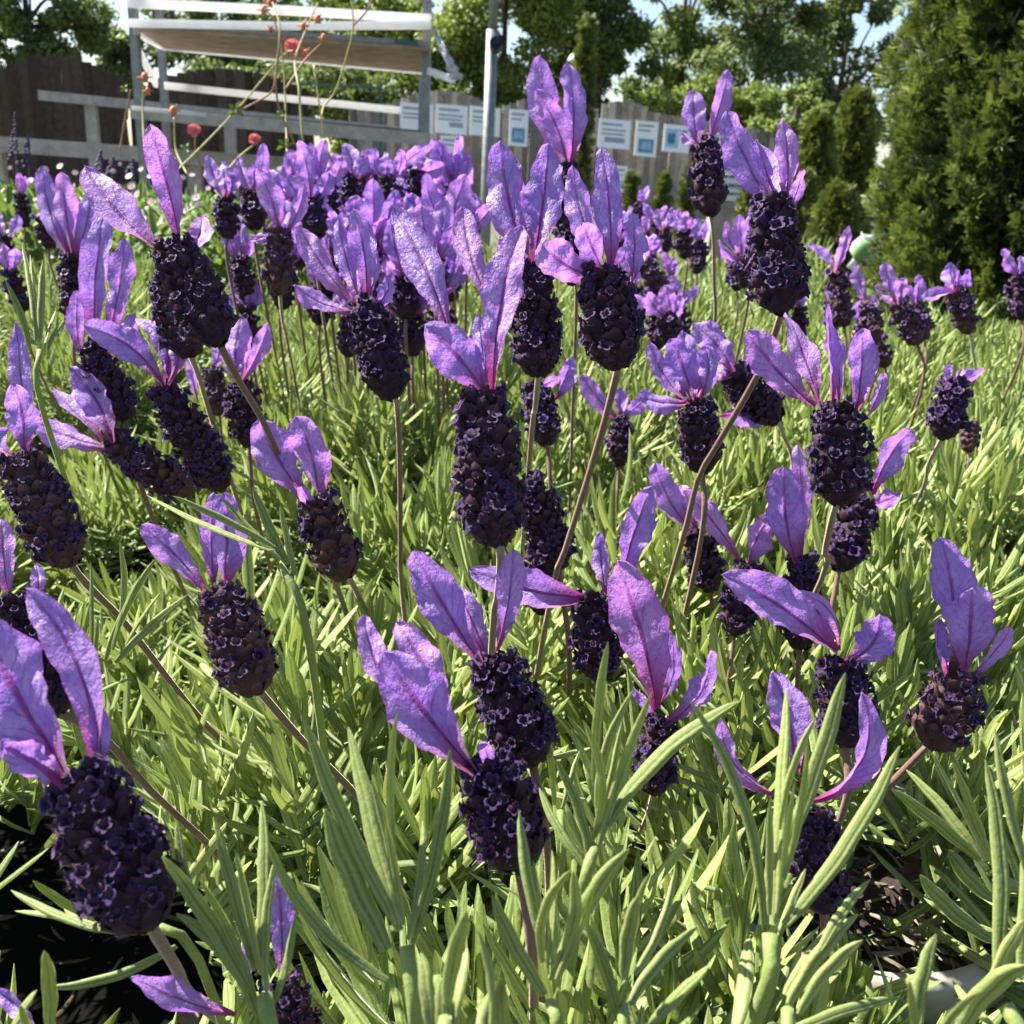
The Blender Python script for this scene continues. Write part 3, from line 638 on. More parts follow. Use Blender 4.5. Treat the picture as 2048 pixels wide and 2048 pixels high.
def leaves_mesh(base, dirv, nrm, L, W, curve, tint, nseg=6):
    """many linear leaves at once: base, direction, upper side, length, width, curvature"""
    n = len(base); s = np.linspace(0, 1, nseg+1)
    prof = np.interp(s, [0, .12, .35, .65, .85, .95, 1.0], [.45, .74, 1, .98, .80, .56, .12])
    d = dirv/np.linalg.norm(dirv, axis=1)[:, None]
    nr = nrm-d*np.sum(d*nrm, axis=1)[:, None]; nr /= np.linalg.norm(nr, axis=1)[:, None]+1e-9
    b = np.cross(d, nr)
    S = s[None, :, None]
    C = base[:, None, :]+d[:, None, :]*(S*L[:, None, None])+nr[:, None, :]*(S**2*(curve*L)[:, None, None])
    w = prof[None, :]*W[:, None]/2
    left = C+b[:, None, :]*w[:, :, None]-nr[:, None, :]*(w*0.55)[:, :, None]
    right = C-b[:, None, :]*w[:, :, None]-nr[:, None, :]*(w*0.55)[:, :, None]
    mid = C+nr[:, None, :]*(w*0.25)[:, :, None]
    V = np.stack((left, mid, right), axis=2).reshape(-1, 3)
    k = (nseg+1)*3
    f = np.array([(i*3+j, i*3+j+1, (i+1)*3+j+1, (i+1)*3+j) for i in range(nseg) for j in range(2)])
    Fc = (np.arange(n)[:, None, None]*k+f[None]).reshape(-1, 4)
    return V, Fc, {'tint': np.repeat(tint, k), 'u': np.tile(np.array((-1, 0, 1.0)), n*(nseg+1)), 't': np.tile(np.repeat(s, 3), n)}

def in_frustum(p, margin=180):
    q = (p-CAMn)@RMn; d = -q[..., 2]
    x = 1024+F*q[..., 0]/np.maximum(d, 1e-3); y = 1024-F*q[..., 1]/np.maximum(d, 1e-3)
    return (d > 0.03) & (x > -margin) & (x < 2048+margin) & (y < 2048+margin*2), x, y, d

# plants stand in rows; every plant is a mound of leafy shoots
centres = []
row = 0; y = 0.02
while y < 1.22:
    x = -0.9+(0.062 if row % 2 else 0)
    while x < 0.9:
        centres.append((x+rng.uniform(-.014, .014), y+rng.uniform(-.014, .014))); x += 0.124
    y += 0.108; row += 1
centres = np.array(centres)
def shoots_of_field():
    out = []
    for (cx, cy) in centres:
        q_ = np.array((cx, cy, CAM.z-0.13)); ok, X, Y, d = in_frustum(q_, 260)
        if not ok: ok = in_frustum(q_+np.array((.14, 0, 0)), 260)[0] or in_frustum(q_+np.array((0, 0, .08)), 260)[0]; d = max(d, .3)
        if not ok: continue
        # open gap between the pots, bottom left, and the bare soil patch at the lower right
        n = 44 if d < 0.7 else 32
        top = rng.uniform(-.012, .012)
        for _ in range(n):
            a = rng.uniform(0, 6.283); rr = 0.062*math.sqrt(rng.uniform(0, 1))
            foot = np.array((cx+0.55*rr*math.cos(a), cy+0.55*rr*math.sin(a), SOIL_Z))
            hz = CAM.z-0.137+top-0.052*(rr/0.062)**2+rng.normal(0, 0.013)
            lowX = in_frustum(np.array((cx, cy, CAM.z-.137)))
            if lowX[2] > 700: hz -= .065*min(1, max(0, (620-lowX[1])/380))      # the left plants are lower and opener
            tip = np.array((cx+1.18*rr*math.cos(a)+rng.normal(0, .008), cy+1.18*rr*math.sin(a)+rng.normal(0, .008), hz))
            out.append((foot, tip, a, rr/0.062))
    return out
GAPS = [(250,1950,230,230,0.35), (40,1850,190,260,0.38), (1800,1760,120,85,0.12), (180,1250,260,220,1.1), (1000,1760,60,40,.7)]
def thin_out(p):
    ok, X, Y, d = in_frustum(p)
    for gx, gy, ax, ay, keep in GAPS:
        if ((X-gx)/ax)**2+((Y-gy)/ay)**2 < 1 and rng.random() > keep*0.35: return False
    return True
bB, bD, bN, bL, bW, bC, bT, bFar = [], [], [], [], [], [], [], []
stemV = MB()
for foot, tip, a, q in shoots_of_field():
    okf, X, Y, d = in_frustum(tip, 260)
    if np.linalg.norm(tip-CAMn) < 0.125 or not thin_out(tip): continue
    axis = tip-foot; Ls = np.linalg.norm(axis); ax = axis/Ls
    X1, Y1, _ = frame_from(ax, rng.normal(size=3))
    nl = int(rng.integers(30, 43)); far = d > 0.62
    if far: nl = int(nl*0.8)
    lush = rng.uniform(0.75, 1.2); tone = rng.normal(0.0, 0.10); yng = rng.uniform(0, 0.2)
    for i in range(nl):
        f = i/(nl-1)                       # 0 low .. 1 tip
        pos = foot+axis*(0.22+0.78*f**0.8)
        phi = i*1.5708+(0.78 if (i//2) % 2 else 0)+rng.uniform(-.5, .5)
        out = X1*math.cos(phi)+Y1*math.sin(phi)
        ang = math.radians(np.interp(f, [0, .5, .85, 1], [74, 54, 34, 12])+rng.normal(0, 9))
        dr = ax*math.cos(ang)+out*math.sin(ang)
        bB.append(pos); bD.append(dr); bN.append(ax*math.sin(ang)-out*math.cos(ang)+rng.normal(0, .15, 3))
        bL.append(np.interp(f, [0, .4, .8, 1], [.020, .031, .029, .018])*lush*rng.uniform(.75, 1.2))
        bW.append(np.interp(f, [0, .5, 1], [.0027, .0034, .0027])*rng.uniform(.75, 1.25))
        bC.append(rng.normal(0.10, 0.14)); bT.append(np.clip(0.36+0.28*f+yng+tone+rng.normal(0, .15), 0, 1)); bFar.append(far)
bB, bD, bN, bL, bW, bC, bT, bFar = [np.array(q) for q in (bB, bD, bN, bL, bW, bC, bT, bFar)]
# the heads rise clear of the leaves: no leaf grows through the line of sight to a head
keep = np.ones(len(bB), bool); R_ = np.array(REG)
dn_ = bD/np.linalg.norm(bD, axis=1)[:, None]
for f in (0.0, .35, .7, 1.0):
    _, X, Y, d = in_frustum(bB+dn_*(bL*f)[:, None])
    for i0 in range(0, len(bB), 4000):
        s_ = slice(i0, i0+4000)
        hit = ((X[s_, None]-R_[None, :, 0])**2+(Y[s_, None]-R_[None, :, 1])**2 < R_[None, :, 2]**2) & (d[s_, None] < R_[None, :, 3]-.002)
        keep[s_] &= ~hit.any(axis=1)
keep |= rng.random(len(keep)) < .04
for f in (.3, 1.0):          # bare gaps between the pots
    _, X, Y, d = in_frustum(bB+dn_*(bL*f)[:, None])
    for gx, gy, ax_, ay_, kp in GAPS:
        if kp < .4: keep &= ~((((X-gx)/ax_)**2+((Y-gy)/ay_)**2 < .9) & (rng.random(len(keep)) > kp*.6))
bB, bD, bN, bL, bW, bC, bT, bFar = [q[keep] for q in (bB, bD, bN, bL, bW, bC, bT, bFar)]
print('LEAVES', len(bB))
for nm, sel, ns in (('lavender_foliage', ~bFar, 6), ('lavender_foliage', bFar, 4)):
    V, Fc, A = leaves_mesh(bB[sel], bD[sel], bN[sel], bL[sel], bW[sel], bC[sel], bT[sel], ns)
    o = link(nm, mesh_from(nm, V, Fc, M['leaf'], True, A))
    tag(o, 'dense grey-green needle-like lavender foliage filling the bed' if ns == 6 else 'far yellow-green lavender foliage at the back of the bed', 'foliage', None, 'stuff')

# ---- single shoots in front, leaf by leaf (photo pixels): tip x, tip y, foot x, foot y, width, bend, tint
NS_, NC_ = 14, 7
def big_leaf(p0, p1, ctrl, width, face, tint, r):
    s = np.linspace(0, 1, NS_)[:, None]
    C = (1-s)**2*p0+2*s*(1-s)*ctrl+s**2*p1
    tan = np.gradient(C, axis=0); tan /= np.linalg.norm(tan, axis=1)[:, None]
    N = -VIEW*0.85+np.array((0, 0, .5)); N = N-tan*(tan@N)[:, None]; N /= np.linalg.norm(N, axis=1)[:, None]; B = np.cross(tan, N)
    a = np.radians(face+r.uniform(-25, 25)*(s-0.5)); N, B = N*np.cos(a)+B*np.sin(a), B*np.cos(a)-N*np.sin(a)
    w = np.interp(s[:, 0], [0, .1, .4, .7, .88, .96, 1], [.5, .74, 1, .92, .6, .36, .06])*width/2
    u = np.array((-1, -.82, -.4, 0, .4, .82, 1.0)); h = np.array((-.46, -.06, .15, -.12, .15, -.06, -.46))
    V = C[:, None, :]+(w[:, None]*u)[:, :, None]*B[:, None, :]+(w[:, None]*h)[:, :, None]*N[:, None, :]
    V = V+(0.03*width*np.sin(s*17+r.uniform(0, 6)))[:, :, None]*B[:, None, :]
    f = np.array([(i*NC_+j, i*NC_+j+1, (i+1)*NC_+j+1, (i+1)*NC_+j) for i in range(NS_-1) for j in range(NC_-1)])
    # pale underside closes the leaf
    V2 = np.stack((C+B*(w*0.95)[:, None]*-1-N*(w*.36)[:, None], C-N*(w*.42)[:, None], C+B*(w*.95)[:, None]-N*(w*.36)[:, None]), axis=1).reshape(-1, 3)
    n0 = NS_*NC_
    f2 = np.array([(n0+(i+1)*3+j, n0+(i+1)*3+j+1, n0+i*3+j+1, n0+i*3+j) for i in range(NS_-1) for j in range(2)])
    V = np.vstack((V.reshape(-1, 3), V2)); Fc = np.vstack((f, f2))
    at = {'tint': np.clip(np.concatenate((np.full(n0, tint), np.full(NS_*3, tint+.15)))+np.repeat(0, len(V)), 0, 1),
          'u': np.concatenate((np.tile(u, NS_), np.tile((-1, 0.5, 1.0), NS_))), 't': np.concatenate((np.repeat(s[:, 0], NC_), np.repeat(s[:, 0], 3)))}
    return V, Fc, at
SHN = 0
def shoot(label, d, node, leaves, root_px=None, sw=22):
    global SHN; SHN += 1
    r = np.random.default_rng(300+SHN)
    leaves = [tuple(l[:6])+(min(1, l[6]+.14),)+tuple(l[7:]) if len(l) > 6 else l for l in leaves]
    px = d/F; nd = P(node[0], node[1], d)
    low = P(*(root_px or (node[0]+r.uniform(-10, 10), node[1]+160)), d)
    foot = low+np.array((0, 0.02, -0.05))
    root = empty('lavender_shoot', foot, label, 'leafy shoot', 'leafy lavender shoots in front')
    mb = MB(); pts = spline([nd, low, foot], 8); mb.tube(pts, [sw*px*0.5*q for q in np.linspace(.9, 1.05, 8)], 7)
    me = mesh_from('stem', np.array(mb.v)-foot, mb.f, M['leaf'], True, {'tint': np.full(len(mb.v), .62), 'u': np.full(len(mb.v), .5), 't': np.full(len(mb.v), .5)})
    link('stem', me, root)
    for lf in leaves:
        tx, ty, bx, by, w = lf[:5]; bend = lf[5] if len(lf) > 5 else r.uniform(-8, 8); tint = lf[6] if len(lf) > 6 else r.uniform(.5, .8)
        dz = lf[7] if len(lf) > 7 else r.uniform(-.012, .012)
        p0 = P(bx, by, d+r.uniform(-.0015, .0015)); p1 = P(tx, ty, d+dz)
        dx, dy = tx-bx, ty-by; ln = math.hypot(dx, dy)
        pc = P(bx+dx*.5-dy/ln*bend*2, by+dy*.5+dx/ln*bend*2, d+dz*.25)
        V, Fc, A = big_leaf(p0, p1, pc, w*px*.73, r.uniform(-38, 38), tint, r)
        link('leaf', mesh_from('leaf', V-foot, Fc, M['leaf_big'], True, A), root)
    return root
shoot('tall lavender shoot at bottom centre-left with two long broad ribbed leaves', .135, (812,1890),
    [(608,1440,800,1862,46,-12,.5),(696,1454,796,1850,60,-6,.66),(795,1425,790,1705,26,-10,.72),(900,1500,822,1890,38,12,.35),(650,1618,775,1900,64,-8,.40),
     (534,1680,775,1960,34,-34,.38),(742,1560,800,1800,24,4,.8),(770,1640,806,1850,22,2,.85),(845,1640,815,1880,24,8,.55)], (835,2070), 34)
shoot('bright young lavender shoot at bottom centre with looping pale inner leaves', .132, (1100,2005),
    [(1040,1622,1092,1900,42,-6,.6),(1143,1740,1086,1925,30,-26,.92),(1146,1742,1100,1960,40,22,.88),(1258,1697,1118,1935,50,-14,.62),(984,1790,1090,1990,42,-8,.5),(1104,1700,1098,1930,22,4,.8),(1190,1770,1115,1960,30,4,.78),(1066,1720,1095,1950,24,-2,.86)], (1112,2080), 28)
shoot('lavender shoot before the hanging spoon bract with an arched long leaf swept right', .155, (1190,1690),
    [(1216,1283,1190,1560,30,-4,.62),(1166,1440,1186,1680,28,30,.72),(1304,1385,1200,1690,32,-4,.75),(1482,1402,1212,1650,46,-30,.48),(1268,1380,1196,1640,26,-22,.8),(1110,1520,1180,1720,30,14,.3),(1245,1440,1200,1660,20,2,.85),(1078,1575,1175,1740,26,-8,.5)], (1165,1790), 26)
shoot('lavender shoot standing before the horned violet bracts at lower right', .142, (1540,1868),
    [(1380,1400,1526,1850,32,38,.42),(1573,1376,1545,1850,42,0,.72),(1690,1346,1572,1700,46,6,.66),(1634,1432,1560,1660,22,-12,.92),(1616,1475,1568,1760,26,12,.62),(1800,1492,1568,1850,44,18,.6),(1612,1738,1556,1880,26,0,.7),(1590,1560,1560,1800,20,0,.95),(1540,1600,1540,1830,22,0,.82),(1496,1868,1470,2060,50,4,.6)], (1530,1990), 36)
shoot('lavender shoot in the bottom right corner with upright grey-green blades', .138, (2010,2010),
    [(1972,1520,1992,1960,46,22,.5),(1990,1458,2062,1760,32,-6,.58),(2060,1560,2040,1960,40,6,.6),(2056,1930,1920,2075,66,-18,.88),(2050,1840,1980,1985,40,-6,.92),(1905,1960,1985,2050,26,-4,.75)], (2030,2120), 36)
shoot('lavender shoot leaning left over the bare soil patch at right', .165, (1990,1752),
    [(1784,1578,1960,1722,34,4,.35),(1812,1540,1975,1740,32,8,.6),(1840,1750,1990,1880,46,-10,.28),(1898,1700,1990,1800,44,-6,.22),(1860,1500,1975,1720,26,6,.66),(1905,1520,1985,1730,24,2,.6),(1848,1795,1985,1860,26,-6,.4)], (2070,1840), 26)
shoot('spreading lavender shoot at lower left with leaves fanned like a hand', .138, (530,1990),
    [(355,1643,384,1800,28,-6,.68),(325,1712,500,1985,44,10,.58),(429,1638,512,1940,36,-4,.62),(525,1602,520,1930,38,6,.6),(552,1716,532,1980,28,-10,.64),(352,1828,515,2030,42,26,.55),(470,1700,520,1950,26,0,.8),(400,1760,505,1975,28,4,.5),(590,1830,545,2010,24,6,.55)], (548,2090), 36)
shoot('low lavender shoot lying across the dark gap at left toward the huge head', .150, (252,1862),
    [(22,1780,215,1862,26,-8,.42),(66,1762,190,1840,22,-4,.4),(30,1822,240,1868,22,10,.45),(128,1818,250,1862,30,-6,.5),(84,1976,352,1893,28,-22,.32)], (380,1890), 20)
shoot('pair of pale upright lavender leaves in the bottom left corner', .128, (100,2070),
    [(88,1902,100,2066,38,6,.55),(74,1980,20,2070,26,-6,.6),(40,2010,60,2080,22,0,.6)], (100,2130), 24)
shoot('lit lavender shoot with spread needle leaves left of the reddish fuzzy spike', .21, (178,1368),
    [(312,1117,210,1320,22,-10,.7),(376,1190,230,1325,24,-6,.72),(239,1084,236,1262,18,10,.66),(181,1124,182,1330,18,0,.4),(322,1183,250,1290,16,-4,.75),(282,1150,224,1300,20,-8,.6),(196,1232,186,1350,14,0,.6),(268,1355,186,1390,18,-4,.4)], (150,1450), 16)
shoot('blurred pale lavender shoot at the bottom edge below the centre', .112, (890,2040),
    [(936,1822,894,2010,46,-6,.72),(934,1896,905,2050,40,-4,.86),(842,1905,862,2060,48,0,.6),(985,1990,960,2090,50,0,.5),(955,1860,985,2060,30,14,.75),(1000,1955,1010,2080,44,0,.45),(880,1960,880,2080,34,0,.82)], (890,2120), 34)
shoot('blunt lavender shoot at the bottom right with one blurred dark blade', .118, (1850,2070),
    [(1872,1868,1832,2060,44,-6,.42),(1818,1960,1836,2080,30,2,.5),(1960,1985,1880,2070,26,-6,.7)], (1850,2130), 30)
shoot('yellow-green lavender leaves crossing low at the bottom right', .136, (1575,2020),
    [(1716,1828,1580,2010,44,-10,.9),(1725,1880,1600,2030,38,-12,.92),(1740,1760,1640,1900,30,-6,.7),(1806,1995,1560,2075,32,-10,.55),(1690,1830,1570,1990,34,-8,.75)], (1560,2100), 30)
shoot('sturdy fuzzy lavender shoot beside the looping pale leaves at bottom', .130, (1245,2010),
    [(1395,1855,1260,2010,40,-10,.5),(1278,1790,1248,1960,42,-8,.7),(1300,1745,1256,1940,26,-10,.82),(1350,1740,1270,1950,28,16,.8),(1180,1830,1235,1990,30,0,.6),(1170,1840,1240,2050,34,6,.3),(1420,1930,1290,2060,36,-4,.45)], (1240,2100), 28)
shoot('low blade-like lavender leaves between the front spike and the arched shoot', .19, (1120,1620),
    [(1075,1570,1170,1600,18,-8,.6),(1000,1545,1090,1660,22,-8,.4),(1090,1440,1110,1610,22,4,.6),(1160,1500,1125,1620,18,0,.7),(1040,1480,1105,1620,18,-6,.5)], (1125,1720), 14)
shoot('upright lavender shoot with narrow leaves left of the toppled far left heads', .26, (80,700),
    [(45,490,72,680,20,6,.6),(86,520,80,680,20,0,.75),(60,510,70,690,14,0,.85),(112,620,88,700,14,-4,.6),(128,640,95,700,14,-4,.7),(10,560,60,700,18,8,.35)], (80,800), 12)
shoot('pair of long green lavender leaves reaching left below the toppled heads', .20, (560,1130),
    [(294,990,545,1100,22,-6,.6),(345,992,550,1095,20,4,.62),(436,985,560,1120,20,-4,.6),(505,975,575,1130,30,-4,.35),(560,1010,590,1150,18,0,.7)], (610,1240), 18)
# ------------------------------------------------------------------ pots, bench and soil of the bed
def pot(label, cx, cy, zt, rt, mat):
    root = empty('plant_pot', (cx, cy, zt-0.10), label, 'plant pot', 'pots of the lavender bed')
    n = 40
    prof = [(0.74, -0.10), (0.98, -0.012), (0.985, -0.010), (1.06, -0.010), (1.07, 0.0), (1.05, .003), (0.97, .003), (0.95, -0.004), (0.70, -0.095)]
    V = [(rt*a*math.cos(2*math.pi*k/n), rt*a*math.sin(2*math.pi*k/n), b+0.10) for a, b in prof for k in range(n)]
    Fc = [(i*n+k, i*n+(k+1) % n, (i+1)*n+(k+1) % n, (i+1)*n+k) for i in range(len(prof)-1) for k in range(n)]
    link('pot_body', mesh_from('pot_body', V, Fc, mat, True), root)
    V = [(0, 0, .09)]+[(rt*.95*q*math.cos(2*math.pi*k/n), rt*.95*q*math.sin(2*math.pi*k/n), .088+rng.uniform(-.004, .004)) for q in (.33, .66, 1) for k in range(n)]
    Fc = [(0, 1+k, 1+(k+1) % n) for k in range(n)]+[(1+i*n+k, 1+(i+1)*n+k, 1+(i+1)*n+(k+1) % n, 1+i*n+(k+1) % n) for i in range(2) for k in range(n)]
    link('soil', mesh_from('soil', V, Fc, M['soil'], True), root)
    return root
pc = P(1800, 1715, .275)
pot('cream plastic pot with bare dark soil showing at the lower right', pc[0]-.01, pc[1]+.012, pc[2]-.012, .047, M['pot'])
M['bench'] = simple('bench_board', (0.007, 0.007, 0.006), 1.0, 0.3, 60, spec=0.03)
root = empty('plant_bench', (0, .5, 0), 'low dark bench carrying the lavender bed', 'plant bench')
mb = MB(); mb.box((0, .55, SOIL_Z-.115), (1.2, 0, 0), (0, .82, 0), (0, 0, .012)); mb.obj('bench_top', M['bench'], root)
for sx in (-1.1, 1.1):
    for sy in (-.2, 1.3):
        mb = MB(); mb.box((sx, sy, (SOIL_Z-.127)/2), (.03, 0, 0), (0, .03, 0), (0, 0, (SOIL_Z-.127)/2)); mb.obj('leg', M['bench'], root)
# litter of dry leaves and soil under the foliage
n = 2600; pos = np.column_stack((rng.uniform(-.6, .6, n), rng.uniform(.0, 1.1, n), np.full(n, SOIL_Z-.098)))
dv = np.column_stack((rng.normal(0, 1, n), rng.normal(0, 1, n), rng.uniform(-.05, .25, n)))
V, Fc, A = leaves_mesh(pos, dv, np.tile((0, 0, 1.0), (n, 1))+rng.normal(0, .3, (n, 3)), rng.uniform(.008, .022, n), rng.uniform(.001, .003, n), rng.normal(0, .2, n), rng.uniform(0, 1, n), 4)
M['litter'] = leaf_mat('dry_litter', (0.05, 0.035, 0.018), (0.13, 0.10, 0.05), (0.28, 0.25, 0.18), 0.1, 0)
tag(link('leaf_litter', mesh_from('leaf_litter', V, Fc, M['litter'], True, A)), 'pale dry leaf bits lying on the dark soil', 'litter', None, 'stuff')
n = 240; cc = np.array((pc[0]-.01, pc[1]+.012)); a = rng.uniform(0, 6.28, n); q = .042*np.sqrt(rng.uniform(0, 1, n))
pos = np.column_stack((cc[0]+q*np.cos(a), cc[1]+q*np.sin(a), np.full(n, pc[2]-.022)))
dv = np.column_stack((rng.normal(0, 1, n), rng.normal(0, 1, n), rng.uniform(-.05, .4, n)))
V, Fc, A = leaves_mesh(pos, dv, np.tile((0, 0, 1.0), (n, 1))+rng.normal(0, .3, (n, 3)), rng.uniform(.004, .015, n), rng.uniform(.0008, .0022, n), rng.normal(0, .2, n), rng.uniform(0, 1, n), 4)
tag(link('leaf_litter', mesh_from('leaf_litter', V, Fc, M['litter'], True, A)), 'dry leaf bits strewn over the bare soil of the cream pot', 'litter', None, 'stuff')
# ------------------------------------------------------------------ ground
M['ground'] = simple('ground_gravel', (0.085, 0.085, 0.06), 0.9, 0.35, 9, detail=8)
mb = MB(); mb.add([(-90, -20, 0), (90, -20, 0), (90, 160, 0), (-90, 160, 0)], [(0, 1, 2, 3)])
g = mb.obj('ground', M['ground']); g['kind'] = 'structure'
def drop(px, py, d, z=0.0):
    p = P(px, py, d); p[2] = z; return p
# ------------------------------------------------------------------ fences
M['dark_wood'] = simple('dark_wood', (0.058, 0.039, 0.028), 0.8, 0.45, 14, bump=0.01, rnd=.5)
M['grey_wood'] = simple('grey_wood', (0.235, 0.21, 0.18), 0.85, 0.4, 14, bump=0.01, rnd=.6)
M['rail_wood'] = simple('rail_wood', (0.36, 0.33, 0.30), 0.85, 0.25, 20, bump=0.004)
def fence(label, px0, px1, d0, d1, topfn, mat, bw):
    """boards between two photo columns; topfn(px) gives the photo row of the top"""
    a = drop(px0, 300, d0); b = drop(px1, 300, d1); t = b-a; L = np.linalg.norm(t); t /= L; nrm = np.array((t[1], -t[0], 0.0))
    root = empty('board_fence', (a+b)/2, label, 'fence', 'board fences behind the plants')
    n = int(L/bw)
    for i in range(n):
        f = (i+.5)/n; px = px0+(px1-px0)*f; d = d0+(d1-d0)*f
        top = P(px, topfn(px), d)[2]; c = a+t*L*f
        mb = MB(); off = nrm*(0.02 if i % 2 else -0.02)+nrm*rng.uniform(-.003, .003); hw = bw*.47
        # board with a clipped top and a little lean
        ln = t*rng.uniform(-.006, .006); z0 = 0.03
        for (z, o) in ((z0, 0), (top+rng.uniform(-.006, .006), 1)):
            pass
        mb.bar(c+off+np.array((0, 0, z0)), c+off+ln+np.array((0, 0, top)), bw*1.06, .02, up=nrm)
        mb.obj('board', mat, root)
    for z in (0.35, 1.35):
        mb = MB(); mb.bar(a+nrm*-.045+np.array((0, 0, z)), b+nrm*-.045+np.array((0, 0, z)), .03, .07); mb.obj('rail', mat, root)
    return root
def arch(x0, x1, ytop, yend):
    return lambda x: yend+(ytop-yend)*(1-((x-(x0+x1)/2)/((x1-x0)/2))**2)
LFA = arch(-30, 262, 118, 166); LFB = arch(262, 620, 142, 190)
fence('dark brown arched board fence panel at the far left', -75, 258, 12.6, 13.2, lambda x: LFA(max(x, -30)), M['dark_wood'], .125)
fence('dark brown arched board fence panel behind the metal rack', 266, 618, 13.4, 14.3, LFB, M['dark_wood'], .125)
RA = arch(768, 985, 184, 216); RB = arch(985, 1195, 196, 224); RC = arch(1170, 1300, 204, 226); RD = lambda x: 226+(x-1300)*.16
fence('weathered grey board fence panel right of the rack', 700, 982, 15.6, 16.3, lambda x: RA(max(x, 768)), M['grey_wood'], .115)
fence('weathered grey arched fence panel behind the tallest flower', 988, 1192, 16.4, 16.9, RB, M['grey_wood'], .115)
fence('weathered grey fence panel carrying the right placards', 1198, 1560, 17.0, 17.7, lambda x: RC(x) if x < 1290 else RD(x), M['grey_wood'], .115)
# ------------------------------------------------------------------ placards on the fence
M['paper'] = simple('placard_white', (0.80, 0.82, 0.84), 0.5, 0.03, 3)
M['ink'] = simple('placard_ink', (0.30, 0.33, 0.38), 0.6, 0.15, 8)
M['blue'] = simple('placard_photo', (0.10, 0.26, 0.42), 0.5, 0.5, 18)
M['lblue'] = simple('placard_photo_pale', (0.32, 0.52, 0.68), 0.5, 0.35, 18)
def placard(label, x0, y0, x1, y1, d, bits):
    """bits: (u0, v0, u1, v1, material) printed patches in the unit square, v down"""
    c = P((x0+x1)/2, (y0+y1)/2, d); w = (x1-x0)/F*d; h = (y1-y0)/F*d
    a = np.array((1.0, 0.12, 0)); a /= np.linalg.norm(a); nrm = np.array((a[1], -a[0], 0)); up = np.array((0, 0, 1.0))
    root = empty('placard', c, label, 'placard', 'printed placards on the grey fence')
    roll = up*math.cos(.05)+a*math.sin(.05)*.4; aa = a*math.cos(.03)-up*math.sin(.03)
    mb = MB(); mb.box(c, aa*w/2, nrm*.008, up*h/2); mb.obj('board', M['paper'], root)
    for u0, v0, u1, v1, m in bits:
        mb = MB(); q = c+aa*w*((u0+u1)/2-.5)-up*h*((v0+v1)/2-.5)+nrm*.011
        mb.box(q, aa*w*(u1-u0)/2, nrm*.0015, up*h*(v1-v0)/2); mb.obj('print', M[m], root)
TX = [(.10,.14,.74,.22,'ink'), (.10,.34,.86,.40,'ink'), (.10,.48,.80,.54,'ink')]
PIC = [(.10,.10,.80,.16,'ink'), (.10,.24,.66,.29,'ink'), (.16,.50,.84,.90,'blue'), (.28,.58,.72,.80,'lblue')]
placard('white text placard partly behind the rack leg', 800, 209, 866, 263, 15.3, TX)
placard('white text placard with a grey box right of the rack leg', 871, 212, 935, 266, 15.4, TX+[(.44,.60,.86,.76,'ink')])
placard('white text placard partly behind the metal post', 939, 216, 1000, 270, 15.5, TX)
placard('upright placard with a blue photo below the row left of the post', 880, 274, 926, 338, 15.4, PIC)
placard('upright placard with a blue photo between the post and the tallest flower', 1018, 222, 1056, 290, 15.7, PIC)
placard('wide white placard with a dark text strip right of the tallest flower', 1196, 241, 1261, 295, 16.4, TX+[(.20,.62,.84,.80,'ink')])
placard('upright placard with a blue photo in the middle of the right fence', 1270, 245, 1315, 311, 16.5, PIC)
placard('wide placard with a pale blue photo left of the lone flower spike', 1326, 252, 1380, 303, 16.6, [(.10,.16,.56,.84,'lblue'), (.16,.3,.44,.7,'blue'), (.64,.16,.90,.28,'ink'), (.64,.40,.90,.46,'ink')])
placard('white placard between the lone flower spike and the leaning head', 1420, 257, 1462, 299, 16.7, TX)
placard('small upright placard low on the fence right of centre', 1222, 333, 1254, 382, 16.4, [(.14,.12,.84,.2,'ink'), (.14,.32,.7,.38,'ink'), (.2,.56,.8,.88,'lblue')])
# ------------------------------------------------------------------ galvanised rack with its tilted shelf
M['galv'] = simple('galvanised_steel', (0.22, 0.235, 0.24), 0.55, 0.25, 40, metal=0.45)
M['white_tube'] = simple('white_translucent_tube', (0.88, 0.885, 0.89), 0.45, 0.04, 30, transl=0.45)  # translucency added so sun from behind brightens the rails' shaded side
M['ply'] = simple('weathered_plywood', (0.36, 0.28, 0.22), 0.8, 0.3, 12)
M['greenbar'] = simple('green_painted_steel', (0.025, 0.10, 0.07), 0.5, 0.2, 20)
M['black'] = simple('black_plastic', (0.015, 0.015, 0.015), 0.45, 0.2, 20)
M['film'] = simple('plastic_film', (0.62, 0.64, 0.66), 0.3, 0.1, 12, transl=0.4)
root = empty('display_rack', drop(560, 330, 4.6), 'galvanised display rack with white rails and a tilted brown shelf', 'display rack')
def bar(name, mat, pts, w, h):
    mb = MB()
    for a, b in zip(pts[:-1], pts[1:]): mb.bar(P(*a), P(*b), w, h)
    return mb.obj(name, mat, root)
def leg(px, py, d, w, px2=None, py2=None):
    a = P(px, py, d); mb = MB(); b = a.copy(); b[2] = 0; mb.bar(b, a, w, w, up=(0.1, 1, 0)); mb.obj('leg', M['galv'], root)
leg(262, -40, 4.40, .036); leg(318, 20, 5.2, .034); leg(856, -60, 4.50, .036); leg(846, 80, 5.6, .034)
bar('top_rail', M['white_tube'], [(255, 6, 4.4), (560, 20, 4.45), (862, 38, 4.5)], .03, .036)
bar('shelf_rail', M['white_tube'], [(256, 46, 4.36), (560, 52, 4.42), (862, 50, 4.48)], .026, .032)
bar('back_shelf_rail', M['white_tube'], [(326, 94, 5.2), (850, 143, 5.4)], .03, .03)
bar('side_rail', M['white_tube'], [(272, 62, 4.45), (322, 92, 5.2)], .025, .03)
